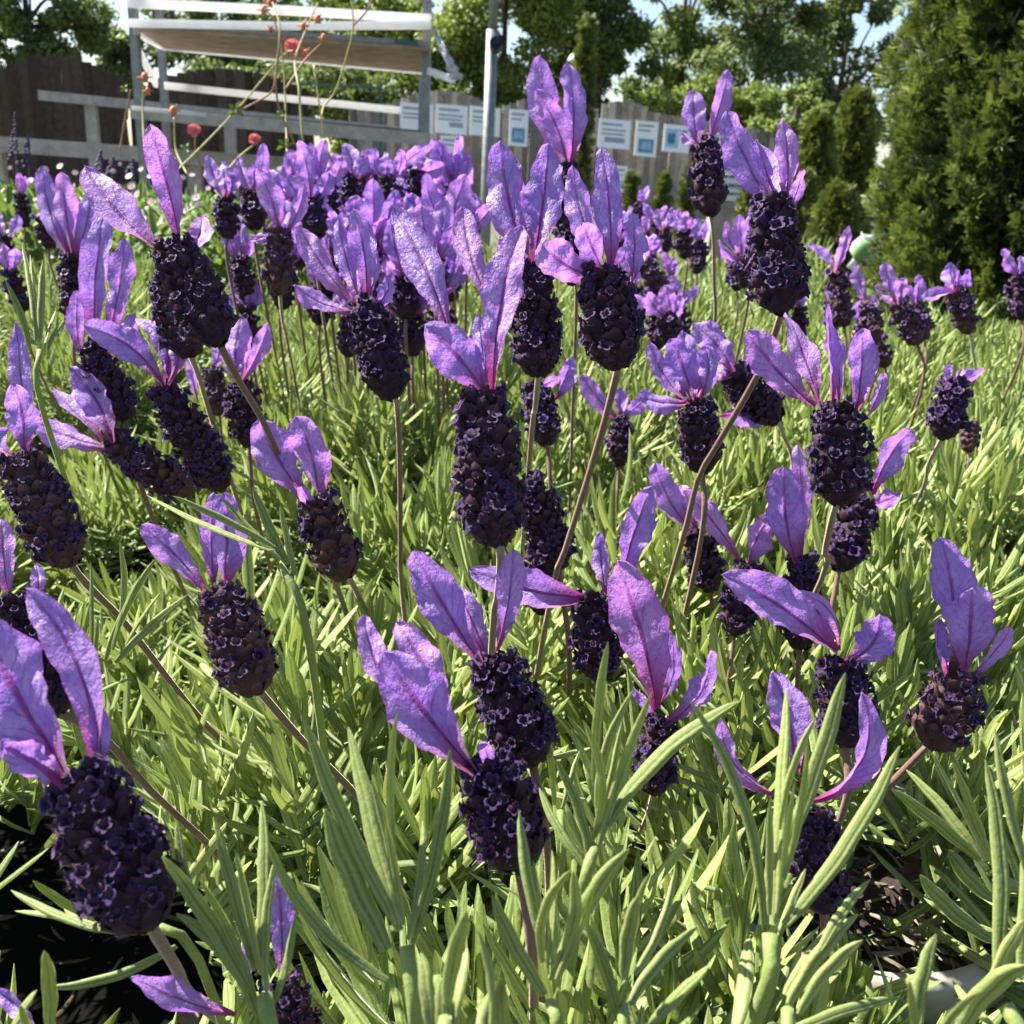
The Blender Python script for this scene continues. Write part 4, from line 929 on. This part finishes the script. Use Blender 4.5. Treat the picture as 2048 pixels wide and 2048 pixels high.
bar('brace', M['white_tube'], [(276, 100, 4.5), (312, 168, 5.2)], .02, .035)
mb = MB(); q = [P(268, 49, 4.42), P(856, 90, 4.5), P(848, 138, 5.38), P(328, 89, 5.18)]; dn = np.array((0, 0, -.02))
mb.add(q+[p+dn for p in q], [(3,2,1,0),(4,5,6,7),(0,1,5,4),(1,2,6,5),(2,3,7,6),(3,0,4,7)]); mb.obj('shelf', M['ply'], root)
mb = MB(); mb.sphere(P(446, 82, 4.7), .018, 8, 6, (1.6, 1, .7)); mb.obj('knot_hole', M['black'], root)
bar('shelf_edge', M['galv'], [(300, 47, 4.41), (856, 88, 4.49)], .012, .02)
bar('shelf_edge', M['greenbar'], [(790, 82, 4.47), (835, 87, 4.48)], .014, .02)
bar('middle_rail', M['white_tube'], [(329, 171, 5.2), (802, 221, 5.4)], .03, .035)
bar('lower_shelf', M['rail_wood'], [(264, 224, 4.38), (860, 279, 4.48)], .03, .055)
bar('lower_shelf_lip', M['white_tube'], [(264, 216, 4.36), (520, 240, 4.42)], .02, .018)
bar('lower_board', M['dark_wood'], [(340, 224, 4.9), (850, 268, 5.0)], .3, .02)
# plastic film hanging from the rack's corner
pts = spline([P(866, 52, 4.5), P(882, 90, 4.46), P(902, 130, 4.45), P(914, 160, 4.47)], 20); V = []
for i, p in enumerate(pts):
    f = i/19; w = (.010+.030*f)*(1+.25*math.sin(i*1.9)); a = .6*math.sin(i*.7)
    for u in (-1, -.3, .4, 1): V.append(p+RIGHT*u*w*math.cos(a)*.8+VIEW*(u*w*math.sin(a)+.01*math.sin(u*4+i))+UPV*.006*math.sin(u*3+i))
me = mesh_from('plastic_strip', V, [(i*4+j, i*4+j+1, (i+1)*4+j+1, (i+1)*4+j) for i in range(19) for j in range(3)], M['film'])
o = link('plastic_strip', me); tag(o, 'torn white plastic strip hanging from the right corner of the rack', 'plastic strip')
so = o.modifiers.new('thick', 'SOLIDIFY'); so.thickness = .002
mb = MB(); mb.bar(P(858, 142, 4.6), P(908, 160, 4.5), .02, .03); tag(mb.obj('rail_end', M['white_tube'], root))
# ------------------------------------------------------------------ post with black clamp
root = empty('metal_post', drop(985, 300, 4.0), 'galvanised metal post with a round black clamp', 'post')
a = P(985, 60, 4.0); foot = a.copy(); foot[2] = 0; top = a.copy(); top[2] += .45
mb = MB(); mb.tube([foot, a], .0245, 12); mb.obj('pole', M['galv'], root, True)
mb = MB(); mb.tube([a-np.array((0, 0, .002)), top], .0185, 12); mb.obj('upper_pole', M['galv'], root, True)
mb = MB(); c = P(992, 90, 3.96); mb.tube([c-VIEW*-.02, c+VIEW*-.02], .027, 14); mb.tube([c+VIEW*-.02, c+VIEW*-.028], .014, 10); mb.obj('clamp', M['black'], root)
# ------------------------------------------------------------------ timber benches at the left
def timber_bench(label, pa, pb, da, db, h, depth, legs, mat):
    a = P(*pa, da); b = P(*pb, db); t = (b-a); t[2] = 0; t /= np.linalg.norm(t); back = np.array((-t[1], t[0], 0))
    root = empty('timber_bench', np.array(((a+b)/2)[:2].tolist()+[0.0]), label, 'timber bench', 'weathered timber benches of the nursery')
    mb = MB(); mb.bar(a, b, .03, h); mb.obj('front_board', mat, root)
    mb = MB(); mb.bar(a+back*depth/2+np.array((0, 0, h*.3)), b+back*depth/2+np.array((0, 0, h*.3)), depth-.034, .02); mb.obj('top', M['dark_wood'], root)
    for f in legs:
        q = a+(b-a)*f+back*.04; z = np.array((q[0], q[1], 0)); mb = MB(); mb.bar(z, q-np.array((0, 0, h/2)), .07, .05, up=(0, 1, 0)); mb.obj('leg', mat, root)
timber_bench('upper weathered timber bench running behind the rack at left', (76, 190), (800, 262), 6.2, 7.0, .058, .5, (.13, .5, .9), M['rail_wood'])
timber_bench('lower weathered timber bench along the left behind the daisies', (-60, 284), (800, 345), 4.9, 5.3, .075, .5, (.05, .5, .95), M['rail_wood'])
# green frame behind the rack
root = empty('green_frame', drop(690, 300, 9.0), 'thin green metal frame behind the rack', 'metal frame')
mb = MB(); q = [P(598, 240, 9), P(600, 168, 9), P(763, 176, 9), P(762, 250, 9)]
for a, b in zip(q[:-1], q[1:]): mb.bar(a, b, .022, .022, up=(0, 1, .1))
for p in (q[0], q[3]):
    z = p.copy(); z[2] = 0; mb.bar(z, p, .022, .022, up=(0, 1, 0))
mb.obj('frame_tube', M['greenbar'], root)
# lamp
root = empty('yard_lamp', drop(1160, 200, 12), 'white yard lamp head above the tallest flower', 'lamp')
mb = MB(); c = P(1162, 120, 12); V = []
n = 14; prof = [(.02, .11), (.06, .10), (.14, .04), (.17, -.02), (.155, -.02), (.12, .03), (.05, .08)]
V = [c+np.array((r_*math.cos(2*math.pi*k/n), r_*math.sin(2*math.pi*k/n), z)) for r_, z in prof for k in range(n)]
mb.add(V, [(i*n+k, i*n+(k+1) % n, (i+1)*n+(k+1) % n, (i+1)*n+k) for i in range(len(prof)-1) for k in range(n)]); mb.obj('lamp_shade', M['paper'], root, True)
mb = MB(); z = c.copy(); z[2] = 0; mb.tube([z, c+np.array((0, 0, .1))], .03, 8); mb.obj('pole', M['galv'], root, True)
# trays stacked at the foot of the right fence
root_z = None
for i in range(6):
    y = 398-i*17; c = P(1464+(i % 2)*4, y, 7.0); w = .12+.004*(i % 3)
    t_ = empty('plant_tray', c, 'white plastic plant tray, %s of the stack behind the leaning head' % ('lowest', 'second from below', 'third from below', 'fourth from below', 'second from the top', 'topmost')[i], 'plant tray', 'white trays stacked by the fence')
    mb = MB(); mb.box(c, (w, .02, 0), (-.012, .08, 0), (0, 0, .012)); mb.obj('tray_body', M['paper'], t_)
    mb = MB(); mb.box(c+np.array((0, 0, .018)), (w+.012, .02, 0), (-.012, .09, 0), (0, 0, .005)); mb.obj('rim', M['lblue'] if i % 2 else M['paper'], t_)
mb = MB(); c = P(1464, 402, 7.0); z = c.copy(); z[2] = 0
root = empty('tray_stand', z, 'low grey block under the stacked white trays', 'stand')
mb.bar(z, c-np.array((0, 0, .016)), .3, .2, up=(0, 1, 0)); mb.obj('block', M['grey_wood'], root)
# ------------------------------------------------------------------ trees, conifers, shrubs
M['bark'] = simple('bark', (0.10, 0.075, 0.055), 0.9, 0.4, 8, bump=0.02)
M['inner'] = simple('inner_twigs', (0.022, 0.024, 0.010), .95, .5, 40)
def tree_leaf(name, dark, mid, light): return leaf_mat(name, dark, mid, light, 0.3, 0.0, 3)
M['oak'] = tree_leaf('broad_leaf_dark', (0.035, 0.062, 0.018), (0.115, 0.17, 0.042), (0.26, 0.33, 0.09))
M['lime'] = tree_leaf('broad_leaf_light', (0.07, 0.105, 0.02), (0.18, 0.24, 0.045), (0.33, 0.40, 0.085))
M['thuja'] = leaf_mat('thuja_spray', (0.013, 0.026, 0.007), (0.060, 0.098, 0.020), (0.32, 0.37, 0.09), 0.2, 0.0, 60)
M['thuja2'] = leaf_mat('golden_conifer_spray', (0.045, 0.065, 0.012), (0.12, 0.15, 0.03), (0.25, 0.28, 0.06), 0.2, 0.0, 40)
def tree(label, c, rad, mat, nclump, nleaf, leaf, trunk_px=None, seed=0, name='broadleaf_tree', d=22):
    """c: crown centre in the world, rad: half sizes"""
    r = np.random.default_rng(seed); c = np.asarray(c, float); rad = np.asarray(rad, float)
    ft = np.array((c[0], c[1], 0.0)); root = empty(name, ft, label, 'tree', 'trees beyond the fence')
    cl = r.normal(size=(nclump, 3)); cl /= np.linalg.norm(cl, axis=1)[:, None]; cl *= (r.uniform(.15, 1, nclump)**.45)[:, None]
    cen = c+cl*rad; cs = r.uniform(.15, .30, nclump)*rad.mean(); nleaf = int(nleaf*1.9); leaf *= .9
    k = r.integers(0, nclump, nleaf); off = r.normal(size=(nleaf, 3)); off /= np.linalg.norm(off, axis=1)[:, None]
    off *= (r.uniform(.2, 1, nleaf)**.5)[:, None]*np.array((1.1, 1.1, .75)); p = cen[k]+off*cs[k][:, None]
    nr = off+np.array((0, 0, .5))+r.normal(0, .5, (nleaf, 3)); dv = r.normal(size=(nleaf, 3))+np.array((0, 0, -.3))
    ct = r.normal(0, .12, nclump)
    V, Fc, A = leaves_mesh(p, dv, nr, leaf*r.uniform(.6, 1.3, nleaf), leaf*.6*r.uniform(.7, 1.2, nleaf), r.normal(0, .2, nleaf), np.clip(.5+ct[k]+r.normal(0, .15, nleaf), 0, 1), 2)
    o = link('crown', mesh_from('crown', V-ft, Fc, mat, True, A), root); o['kind'] = 'stuff'
    mb = MB(); tr = .035*rad.mean()+.05; mid = c-np.array((0, 0, rad[2]*.2))
    mb.tube(spline([ft, ft*.5+mid*.5+np.array((r.uniform(-.1, .1), 0, 0)), mid, c+np.array((0, 0, rad[2]*.6))], 12), np.linspace(tr*1.3, tr*.25, 12), 8)
    for i in range(9):
        a = ft+(c-ft)*r.uniform(.5, .95); b = cen[r.integers(nclump)]
        mb.tube(spline([a, (a+b)/2+np.array((0, 0, .1*rad[2])), b], 6), np.linspace(tr*.5, tr*.1, 6), 6)
    mb.obj('trunk', M['bark'], root, True)
def T(label, px, py, d, wpx, hpx, mat, ncl, nl, leaf, seed, **k):
    c = P(px, py, d); tree(label, c, (wpx/F*d/2, wpx/F*d/2*.8, hpx/F*d/2), mat, ncl, nl, leaf, seed=seed, **k)
T('dark round tree at the top left corner over the fence', 50, 0, 19, 300, 270, M['oak'], 60, 9000, .13, 1)
T('low dark tree between the corner tree and the rack', 245, 120, 24, 150, 130, M['oak'], 26, 2600, .15, 2)
T('dark tree seen behind the tilted rack shelf', 470, 70, 24, 330, 230, M['oak'], 50, 6000, .15, 3)
T('light green tree between the rack and the post', 760, 150, 21, 330, 330, M['lime'], 50, 7000, .13, 4)
T('tall dark pine crown above the right end of the rack', 790, -10, 30, 120, 150, M['oak'], 24, 2500, .16, 5)
T('big yellow-green tree right of the metal post', 1010, 60, 20, 300, 420, M['lime'], 70, 12000, .13, 6)
T('big dark green tree behind the tallest flower', 1200, 50, 22, 270, 380, M['oak'], 60, 8000, .14, 7)
T('tall dark tree with a slim trunk right of the sky gap', 1530, 20, 23, 330, 420, M['oak'], 46, 6500, .14, 8)
T('dark tree beside the big arborvitae', 1690, 110, 26, 240, 420, M['oak'], 40, 5500, .16, 9)
T('dark understorey tree below the sky gap', 1360, 200, 27, 300, 90, M['oak'], 40, 3000, .16, 10)
T('bright yellow-green shrubby tree just over the right fence', 1430, 215, 20, 300, 100, M['lime'], 40, 4200, .12, 11)
T('light green shrubby tree left of the golden conifers', 1590, 245, 18, 170, 170, M['lime'], 30, 3600, .11, 12)
T('light green crown filling the gap right of the tallest flower', 1370, 20, 24, 260, 330, M['lime'], 34, 3600, .13, 14)
T('pale green crown high behind the metal post', 900, -20, 25, 240, 260, M['lime'], 34, 4000, .14, 15)
T('bright green crown behind the rack top', 620, 60, 26, 300, 170, M['lime'], 34, 3200, .14, 16)
T('shady green mass of a tree low behind the rack', 560, 175, 19, 420, 90, M['oak'], 40, 4000, .13, 13)

def sprays_mesh(p, dv, nr, size, tint, r, nb=4):
    """flat fans of scale leaves"""
    n = len(p); d = dv/np.linalg.norm(dv, axis=1)[:, None]; nr = nr-d*np.sum(d*nr, axis=1)[:, None]; nr /= np.linalg.norm(nr, axis=1)[:, None]+1e-9
    b = np.cross(d, nr); parts = []
    spec = [(0, 0, 1.0, .10)]
    for i in range(nb):
        f = .12+.7*i/nb
        spec += [(f, 1, .62-.40*i/nb, .10), (f+.06, -1, .60-.40*i/nb, .10)]
    Vs, Fs, Ts = [], [], []; m = 0
    for f, s, l, w in spec:
        st = p+d*(size*f)[:, None]
        ang = math.radians(38)*s+r.normal(0, .15, n)
        dd = d*np.cos(ang)[:, None]+b*np.sin(ang)[:, None]+nr*r.normal(0, .18, n)[:, None]; bb = np.cross(dd, nr); bb /= np.linalg.norm(bb, axis=1)[:, None]
        L = (size*l*r.uniform(.8, 1.2, n))[:, None]; W = (size*w*.55)[:, None]
        q = np.stack((st-bb*W*.6, st+bb*W*.6, st+dd*L*.6+bb*W-nr*L*.05, st+dd*L*.6-bb*W-nr*L*.05, st+dd*L-nr*L*.16), axis=1)
        Vs.append(q.reshape(-1, 3)); idx = (m+np.arange(n)*5)[:, None]
        Fs.append(idx+np.array((0, 1, 2, 3))); Fs.append(idx+np.array((3, 2, 4, 4)))
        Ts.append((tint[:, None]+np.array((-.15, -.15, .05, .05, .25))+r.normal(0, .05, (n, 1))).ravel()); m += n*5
    V = np.vstack(Vs); quads = np.vstack(Fs)
    t = np.clip(np.concatenate(Ts), 0, 1)
    return V, quads, t
def tris_quads_mesh(name, V, Q, mat, tint):
    me = bpy.data.meshes.new(name); tri = Q[:, 2+0] * 0 == 1
    istri = Q[:, 2] == Q[:, 3]
    istri |= Q[:, 3] == Q[:, 2]
    quad = Q[Q[:, 3] != Q[:, 2]]; tr = Q[Q[:, 3] == Q[:, 2]][:, :3]
    me.vertices.add(len(V)); me.vertices.foreach_set('co', V.astype(np.float32).ravel())
    li = np.concatenate((quad.ravel(), tr.ravel())).astype(np.int32); me.loops.add(len(li)); me.loops.foreach_set('vertex_index', li)
    st = np.concatenate((np.arange(len(quad))*4, len(quad)*4+np.arange(len(tr))*3)).astype(np.int32); tot = np.concatenate((np.full(len(quad), 4), np.full(len(tr), 3))).astype(np.int32)
    me.polygons.add(len(st)); me.polygons.foreach_set('loop_start', st); me.polygons.foreach_set('loop_total', tot); me.update(calc_edges=True)
    a = me.attributes.new('tint', 'FLOAT', 'POINT'); a.data.foreach_set('value', tint.astype(np.float32))
    a = me.attributes.new('u', 'FLOAT', 'POINT'); a.data.foreach_set('value', np.ones(len(V), np.float32))
    me.polygons.foreach_set('use_smooth', np.ones(len(st), dtype=bool)); me.materials.append(mat)
    return me
def conifer(label, base, height, rad, mat, n, size, seed, shape=.5, name='columnar_conifer', group='conifers of the nursery', view_only=False):
    r = np.random.default_rng(seed); base = np.asarray(base, float)
    root = empty(name, base, label, 'conifer', group)
    h = r.uniform(0, 1, n)**.9; a = r.uniform(0, 6.283, n)
    if view_only: h = np.where(r.random(n) < .9, r.uniform(.04, .42, n), h)
    if view_only:                       # the big one beside the bed: thick on the side that can be seen
        a = np.where(r.random(n) < .8, math.pi*1.05+r.uniform(-1.9, 1.9, n), a)
    prof = np.minimum(1, (h/.10+.25))*np.clip(1-h, 0, 1)**shape
    lump = 1+.10*np.sin(a*5+h*23)+.09*np.sin(a*9-h*41+1)+.05*np.sin(a*17+h*70)
    q = rad*prof*lump*(1-.30*r.uniform(0, 1, n)**1.6)
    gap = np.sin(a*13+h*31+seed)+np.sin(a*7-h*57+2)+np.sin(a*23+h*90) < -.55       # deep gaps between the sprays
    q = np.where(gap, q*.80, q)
    out = np.column_stack((np.cos(a), np.sin(a), np.zeros(n)))
    p = np.column_stack((np.zeros(n), np.zeros(n), h*height))+out*q[:, None]
    dv = out*.75+np.array((0, 0, 1.0))*r.uniform(.1, 1.0, n)[:, None]+r.normal(0, .38, (n, 3))
    tang = np.cross(out, (0, 0, 1.0)); nr = tang*np.sign(r.normal(size=n))[:, None]*.7+out*.5+r.normal(0, .5, (n, 3))
    tint = np.clip(.44+1.1*(lump-1)+r.normal(0, .22, n)+1.2*(q/(rad*prof*lump+1e-6)-.88), 0, 1)  # bulges lighter, deeper sprays darker: shade of the gaps put into the tint
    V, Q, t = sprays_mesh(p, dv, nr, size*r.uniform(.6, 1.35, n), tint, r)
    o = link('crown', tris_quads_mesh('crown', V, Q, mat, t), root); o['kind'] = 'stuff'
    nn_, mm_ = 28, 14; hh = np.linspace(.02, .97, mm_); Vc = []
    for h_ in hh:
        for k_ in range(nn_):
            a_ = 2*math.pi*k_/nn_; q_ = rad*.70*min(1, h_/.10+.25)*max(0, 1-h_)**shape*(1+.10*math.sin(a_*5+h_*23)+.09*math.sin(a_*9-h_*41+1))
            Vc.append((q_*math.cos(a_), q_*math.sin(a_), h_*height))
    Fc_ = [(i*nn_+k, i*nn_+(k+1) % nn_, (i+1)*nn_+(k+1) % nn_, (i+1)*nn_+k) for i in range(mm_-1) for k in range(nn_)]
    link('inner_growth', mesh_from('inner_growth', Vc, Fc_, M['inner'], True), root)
    mb = MB(); mb.tube(spline([base, base+np.array((0, 0, height*.5)), base+np.array((0, 0, height*.97))], 8), np.linspace(rad*.10+.008, .004, 8), 7); mb.obj('trunk', M['bark'], root, True)
def CF(label, px, ytop, d, wpx, mat, n, size, seed, shape=.6, **k):
    top = P(px, ytop, d); b = np.array((top[0], top[1], 0)); conifer(label, b, top[2], wpx/F*d/2, mat, n, size, seed, shape, **k)
b = drop(2100, 400, 2.6)
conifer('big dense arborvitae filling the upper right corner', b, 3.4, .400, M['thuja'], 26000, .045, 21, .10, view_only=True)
CF('slender dark columnar conifer right behind the tallest flower', 1176, 40, 9, 44, M['thuja2'], 1500, .08, 22, .35)
CF('golden columnar conifer left of the big arborvitae', 1640, 238, 6, 110, M['thuja2'], 2200, .07, 23, .5)
CF('broad golden conifer touching the big arborvitae', 1718, 190, 6.6, 130, M['thuja2'], 2400, .075, 24, .5)
CF('low bushy conifer behind the two-winged flower head', 1600, 350, 5.2, 120, M['thuja2'], 1800, .06, 25, .5)
CF('low olive conifer under the golden one', 1680, 380, 4.6, 130, M['thuja2'], 1800, .055, 26, .5)
CF('small conifer at the fence foot left of the lone flower', 1265, 348, 10, 34, M['thuja2'], 500, .07, 27, .5)
CF('small conifer at the fence foot right under the middle placard', 1330, 352, 10, 36, M['thuja2'], 500, .07, 28, .5)
CF('small conifer at the fence foot below the lone flower', 1378, 345, 10.2, 32, M['thuja2'], 500, .07, 29, .5)
CF('small dark conifer beside the white trays', 1500, 370, 6.4, 50, M['thuja2'], 600, .05, 30, .5)
# bag leaning between the conifers
root = empty('compost_bag', drop(1715, 480, 3.6), 'white and green plastic bag low between the conifers', 'plastic bag')
c = P(1732, 512, 3.6)
mb = MB(); mb.sphere(c, .075, 18, 12, (.75, .45, 1.15)); mb.v = [tuple(np.array(q)+.012*np.array((math.sin(q[2]*90+q[0]*60), math.cos(q[2]*70), math.sin(q[0]*110)))) for q in mb.v]; mb.obj('bag_body', M['film'], root, True)
M['baggreen'] = simple('bag_green', (0.16, 0.32, 0.10), .4, .2, 30)
mb = MB(); mb.sphere(c+np.array((-.018, -.022, .015)), .052, 14, 8, (.8, .5, .8)); mb.obj('green_panel', M['baggreen'], root, True)
mb = MB(); z = c.copy(); z[2] = 0; mb.bar(z, c-np.array((0, 0, .08)), .2, .15, up=(0, 1, 0)); root2 = empty('crate', z, 'dark crate under the white and green bag', 'crate'); mb.obj('crate_body', M['bench'], root2)
# ------------------------------------------------------------------ plants at the left: daisies, salvia, avens
M['cover'] = leaf_mat('ground_cover_leaf', (0.05, 0.09, 0.02), (0.14, 0.22, 0.05), (0.30, 0.38, 0.10), .3, .1, 60)
r = np.random.default_rng(5); n = 9000
px = r.uniform(-120, 900, n); d = r.uniform(1.25, 2.6, n); pos = np.array([P(x, 300, dd) for x, dd in zip(px, d)])
pos[:, 2] = CAM.z-.10+r.uniform(-.10, .015, n)+.015*np.sin(pos[:, 0]*14)+.012*np.sin(pos[:, 1]*19)-.02*(d-1.3)
dv = np.column_stack((r.normal(0, 1, n), r.normal(0, 1, n), r.uniform(.1, 1.3, n)))
V, Fc, A = leaves_mesh(pos, dv, np.tile((0, 0, 1.0), (n, 1))+r.normal(0, .4, (n, 3)), r.uniform(.018, .045, n), r.uniform(.007, .016, n), r.normal(0, .25, n), np.clip(r.normal(.5, .22, n), 0, 1), 3)
tag(link('ground_cover', mesh_from('ground_cover', V, Fc, M['cover'], True, A)), 'low leafy bedding plants between the daisies at left', 'foliage', None, 'stuff')
n = 4500; px = r.uniform(800, 1690, n); d = r.uniform(1.25, 2.3, n); pos = np.array([P(x, 300, dd) for x, dd in zip(px, d)])
pos[:, 2] = CAM.z-.17+r.uniform(-.12, .02, n)+.02*np.sin(pos[:, 0]*11)
dv = np.column_stack((r.normal(0, .6, n), r.normal(0, .6, n), r.uniform(.6, 1.5, n)))
V, Fc, A = leaves_mesh(pos, dv, r.normal(0, 1, (n, 3)), r.uniform(.03, .06, n), r.uniform(.003, .006, n), r.normal(0, .15, n), np.clip(r.normal(.55, .2, n), 0, 1), 3)
tag(link('ground_cover', mesh_from('ground_cover', V, Fc, M['leaf'], True, A)), 'further rows of narrow-leaved plants beyond the lavender', 'foliage', None, 'stuff')
mb = MB(); mb.box((-.87, 2.1, SOIL_Z-.03), (1.53, 0, 0), (0, .75, 0), (0, 0, .02)); root = empty('plant_bench', (-.87, 2.1, 0), 'low dark bench carrying the daisies behind the lavender', 'plant bench'); mb.obj('bench_top', M['bench'], root)
for sx in (-2.2, .5):
    for sy in (1.5, 2.7): mb = MB(); mb.box((sx, sy, (SOIL_Z-.05)/2), (.03, 0, 0), (0, .03, 0), (0, 0, (SOIL_Z-.05)/2)); mb.obj('leg', M['bench'], root)
M['daisy'] = simple('daisy_petal', (0.62, 0.44, 0.54), .5, .15, 100, transl=.3)
M['yellow'] = simple('daisy_eye', (0.75, 0.50, 0.06), .6, .2, 100)
def daisy_mesh():
    mb = MB(); n = 12
    for k in range(n):
        q = 2*math.pi*k/n; a = np.array((math.cos(q), math.sin(q), 0)); s = np.array((-a[1], a[0], 0))
        mb.add([a*.2-s*.08, a*.2+s*.08, a*.7+s*.2+np.array((0, 0, .12)), a+np.array((0, 0, .1)), a*.7-s*.2+np.array((0, 0, .12))], [(0, 1, 2, 3, 4)])
    pet = mesh_from('petals', np.array(mb.v), mb.f, M['daisy'])
    mb = MB(); mb.sphere((0, 0, .05), .24, 8, 5, (1, 1, .6)); eye = mesh_from('eye', np.array(mb.v), mb.f, M['yellow'])
    mb = MB(); mb.tube([(0, 0, 0), (.1, 0, -3), (0, .1, -6)], .06, 5); st = mesh_from('stalk', np.array(mb.v), mb.f, M['green_stem'])
    return pet, eye, st
DM = daisy_mesh()
DA = ((20,335),(120,332),(150,345),(240,328),(258,352),(282,338),(300,352),(300,322),(318,372),(236,375),(420,352),(355,382),(372,420),(392,394),(416,376),(452,348),(206,352),(60,362),(90,340),(345,340),(300,402),(274,388),(365,355),(398,410),(436,380),(528,345),(560,338),(480,362),(250,410),(330,418),(285,436),(410,432),(350,445),(450,425),(226,342),(308,344),(262,372),(384,350))
for i, (x, y) in enumerate(DA):
    d = 1.9-(y-320)*.006; p = P(x, y, d)
    o = empty('daisy', p, 'small blurred pale pink daisy among the low plants at left', 'daisy', 'pale pink daisies at left')
    s = .0065*r.uniform(.65, 1.25); o.scale = (s, s, s); o.rotation_euler = (r.uniform(.5, 1.2), r.uniform(-.4, .4), r.uniform(-.7, .7))
    for nm, me in zip(('petals', 'eye', 'stalk'), DM): link(nm, me, o)
M['salvia'] = simple('salvia_bloom', (0.07, 0.035, 0.10), .7, .4, 200)
for i, (x, y0, y1, dd, lab) in enumerate(((26, 226, 330, 1.9, 'tall dark purple salvia spike at the far left edge'), (52, 268, 340, 1.9, 'short dark salvia spike beside the tall one at far left'), (198, 300, 345, 1.8, 'dark salvia spike over the daisies left of the rack leg'), (222, 312, 350, 1.8, 'small dark salvia spike close to the rack leg'), (262, 318, 350, 1.8, 'low dark salvia spike just right of the rack leg'))):
    a = P(x, y1, dd); b = P(x+4, y0, dd); t_ = empty('salvia_spike', a-np.array((0, 0, .1)), lab, 'salvia', 'dark salvia spikes at left')
    mb = MB(); mb.tube([a-np.array((0, 0, .1)), b], .0016, 6); mb.obj('stalk', M['salvia'], t_)
    mb = MB()
    for k in range(44):
        f = r.uniform(0, 1); q = a+(b-a)*f; an = r.uniform(0, 6.28); mb.sphere(q+np.array((math.cos(an), math.sin(an), 0))*.008*(1.1-f), .0036*(1.15-.6*f), 6, 4, (1, 1, .8))
    mb.obj('blossoms', M['salvia'], t_, True)
M['avens'] = simple('avens_petal', (0.62, 0.17, 0.17), .5, .25, 120, transl=.3)
M['avens2'] = simple('avens_bud', (0.50, 0.17, 0.08), .6, .3, 150)
M['avst'] = simple('avens_stalk', (0.34, 0.30, 0.10), .6, .3, 60)
M['avst2'] = simple('avens_stalk_red', (0.26, 0.15, 0.08), .6, .3, 60)
def bloom(root, p, rad, mat, n=9):
    for k in range(n):
        q = 2.4*k; tilt = .35+.5*k/n; a = RIGHT*math.cos(q)*math.cos(tilt)+(-VIEW)*math.sin(tilt)*.7+UPV*math.sin(q)*math.cos(tilt); s = np.cross(a, VIEW); s /= np.linalg.norm(s); u = np.cross(s, a)
        mb = MB(); V = []
        for (t, w) in ((.1, .12), (.5, .42), (.85, .45), (1.05, .22)):
            for e in (-1, 0, 1): V.append(p+rad*(a*t+s*w*e+u*(.12*(e*e)-.15*t*t+.05*math.sin(k+t*5))))
        mb.add(V, [(i*3+j, i*3+j+1, (i+1)*3+j+1, (i+1)*3+j) for i in range(3) for j in range(2)]); mb.obj('petal', mat, root, True)
def avens(label, paths, blooms, buds, leaves, d):
    ft = P(*paths[0][0], d); root = empty('avens_plant', ft, label, 'avens plant', 'coral avens with thin stalks')
    for i, pth in enumerate(paths):
        pts = spline([P(x, y, d+.03*math.sin(i*2.1+j)) for j, (x, y) in enumerate(pth)], 20); mb = MB(); mb.tube(pts, np.linspace(.0013, .0008, 20), 6); mb.obj('stalk', M['avst'] if i % 2 == 0 else M['avst2'], root, True)
    for (x, y, rr) in blooms: bloom(root, P(x, y, d), rr*.88*d/F, M['avens'])
    for (x, y, rr) in buds:
        mb = MB(); c = P(x, y, d); mb.sphere(c, rr*d/F, 9, 7, (.8, .8, 1.1))
        for k in range(6):
            q = k*1.047; e = RIGHT*math.cos(q)+UPV*math.sin(q); mb.tube([c, c+e*rr*1.3*d/F, c+(e*1.8-VIEW*.4)*rr*d/F], [.0012, .0008, .0003], 4)
        mb.obj('bud', M['avens2'], root, True)
    for (x, y, s) in leaves:
        mb = MB(); c = P(x, y, d)
        for q in (-.6, .3, 1.2, 2.4, 3.6):
            e = (RIGHT*math.cos(q)+UPV*math.sin(q)); z = np.cross(e, VIEW); mb.add([c, c+(e*.5+z*.22)*s*d/F-VIEW*.002, c+e*s*d/F, c+(e*.5-z*.22)*s*d/F-VIEW*.003], [(0, 1, 2, 3)])
        mb.obj('leaf', M['cover'], root)
avens('coral avens leaning right with the large red double blossom before the shelf', [[(320,360),(355,340),(466,228),(562,116),(588,100)], [(466,228),(520,200),(545,180),(552,140)]], [(586,96,21)], [(612,108,8)], [(472,222,22)], 1.15)
avens('upright bundle of avens stalks with brown buds before the rack', [[(575,325),(572,240),(566,120),(550,45),(530,18)], [(590,290),(558,215),(552,150),(560,60),(545,5)], [(606,290),(598,180),(590,120),(612,60),(636,5)], [(570,180),(610,120),(640,90),(650,76)]], [], [(528,20,8),(542,4,9),(636,38,8),(648,76,8),(607,52,7),(541,60,6)], [(570,292,20),(562,230,12)], 1.1)
avens('tall forked bare avens stalk right of the bundle', [[(648,275),(645,220),(672,180),(698,95),(707,50),(700,-20)], [(707,50),(735,20),(752,-20)], [(628,130),(640,220),(648,275)]], [], [], [(624,180,12)], 1.15)
avens('avens stalk with a red half-open blossom and a brown seed head left of centre', [[(375,350),(352,300),(348,235)], [(410,355),(392,305),(390,275)]], [(389,262,17)], [(347,222,9)], [(372,300,16)], 1.2)
avens('short avens stalk with a small coral blossom over the far lavender', [[(455,340),(480,312),(505,292)]], [(510,280,15)], [], [], 1.2)
avens('avens stalk with orange buds beside the rack leg', [[(290,310),(285,220),(288,165)], [(240,300),(250,240),(262,180)]], [], [(290,155,9),(296,182,7)], [(250,180,12)], 1.3)
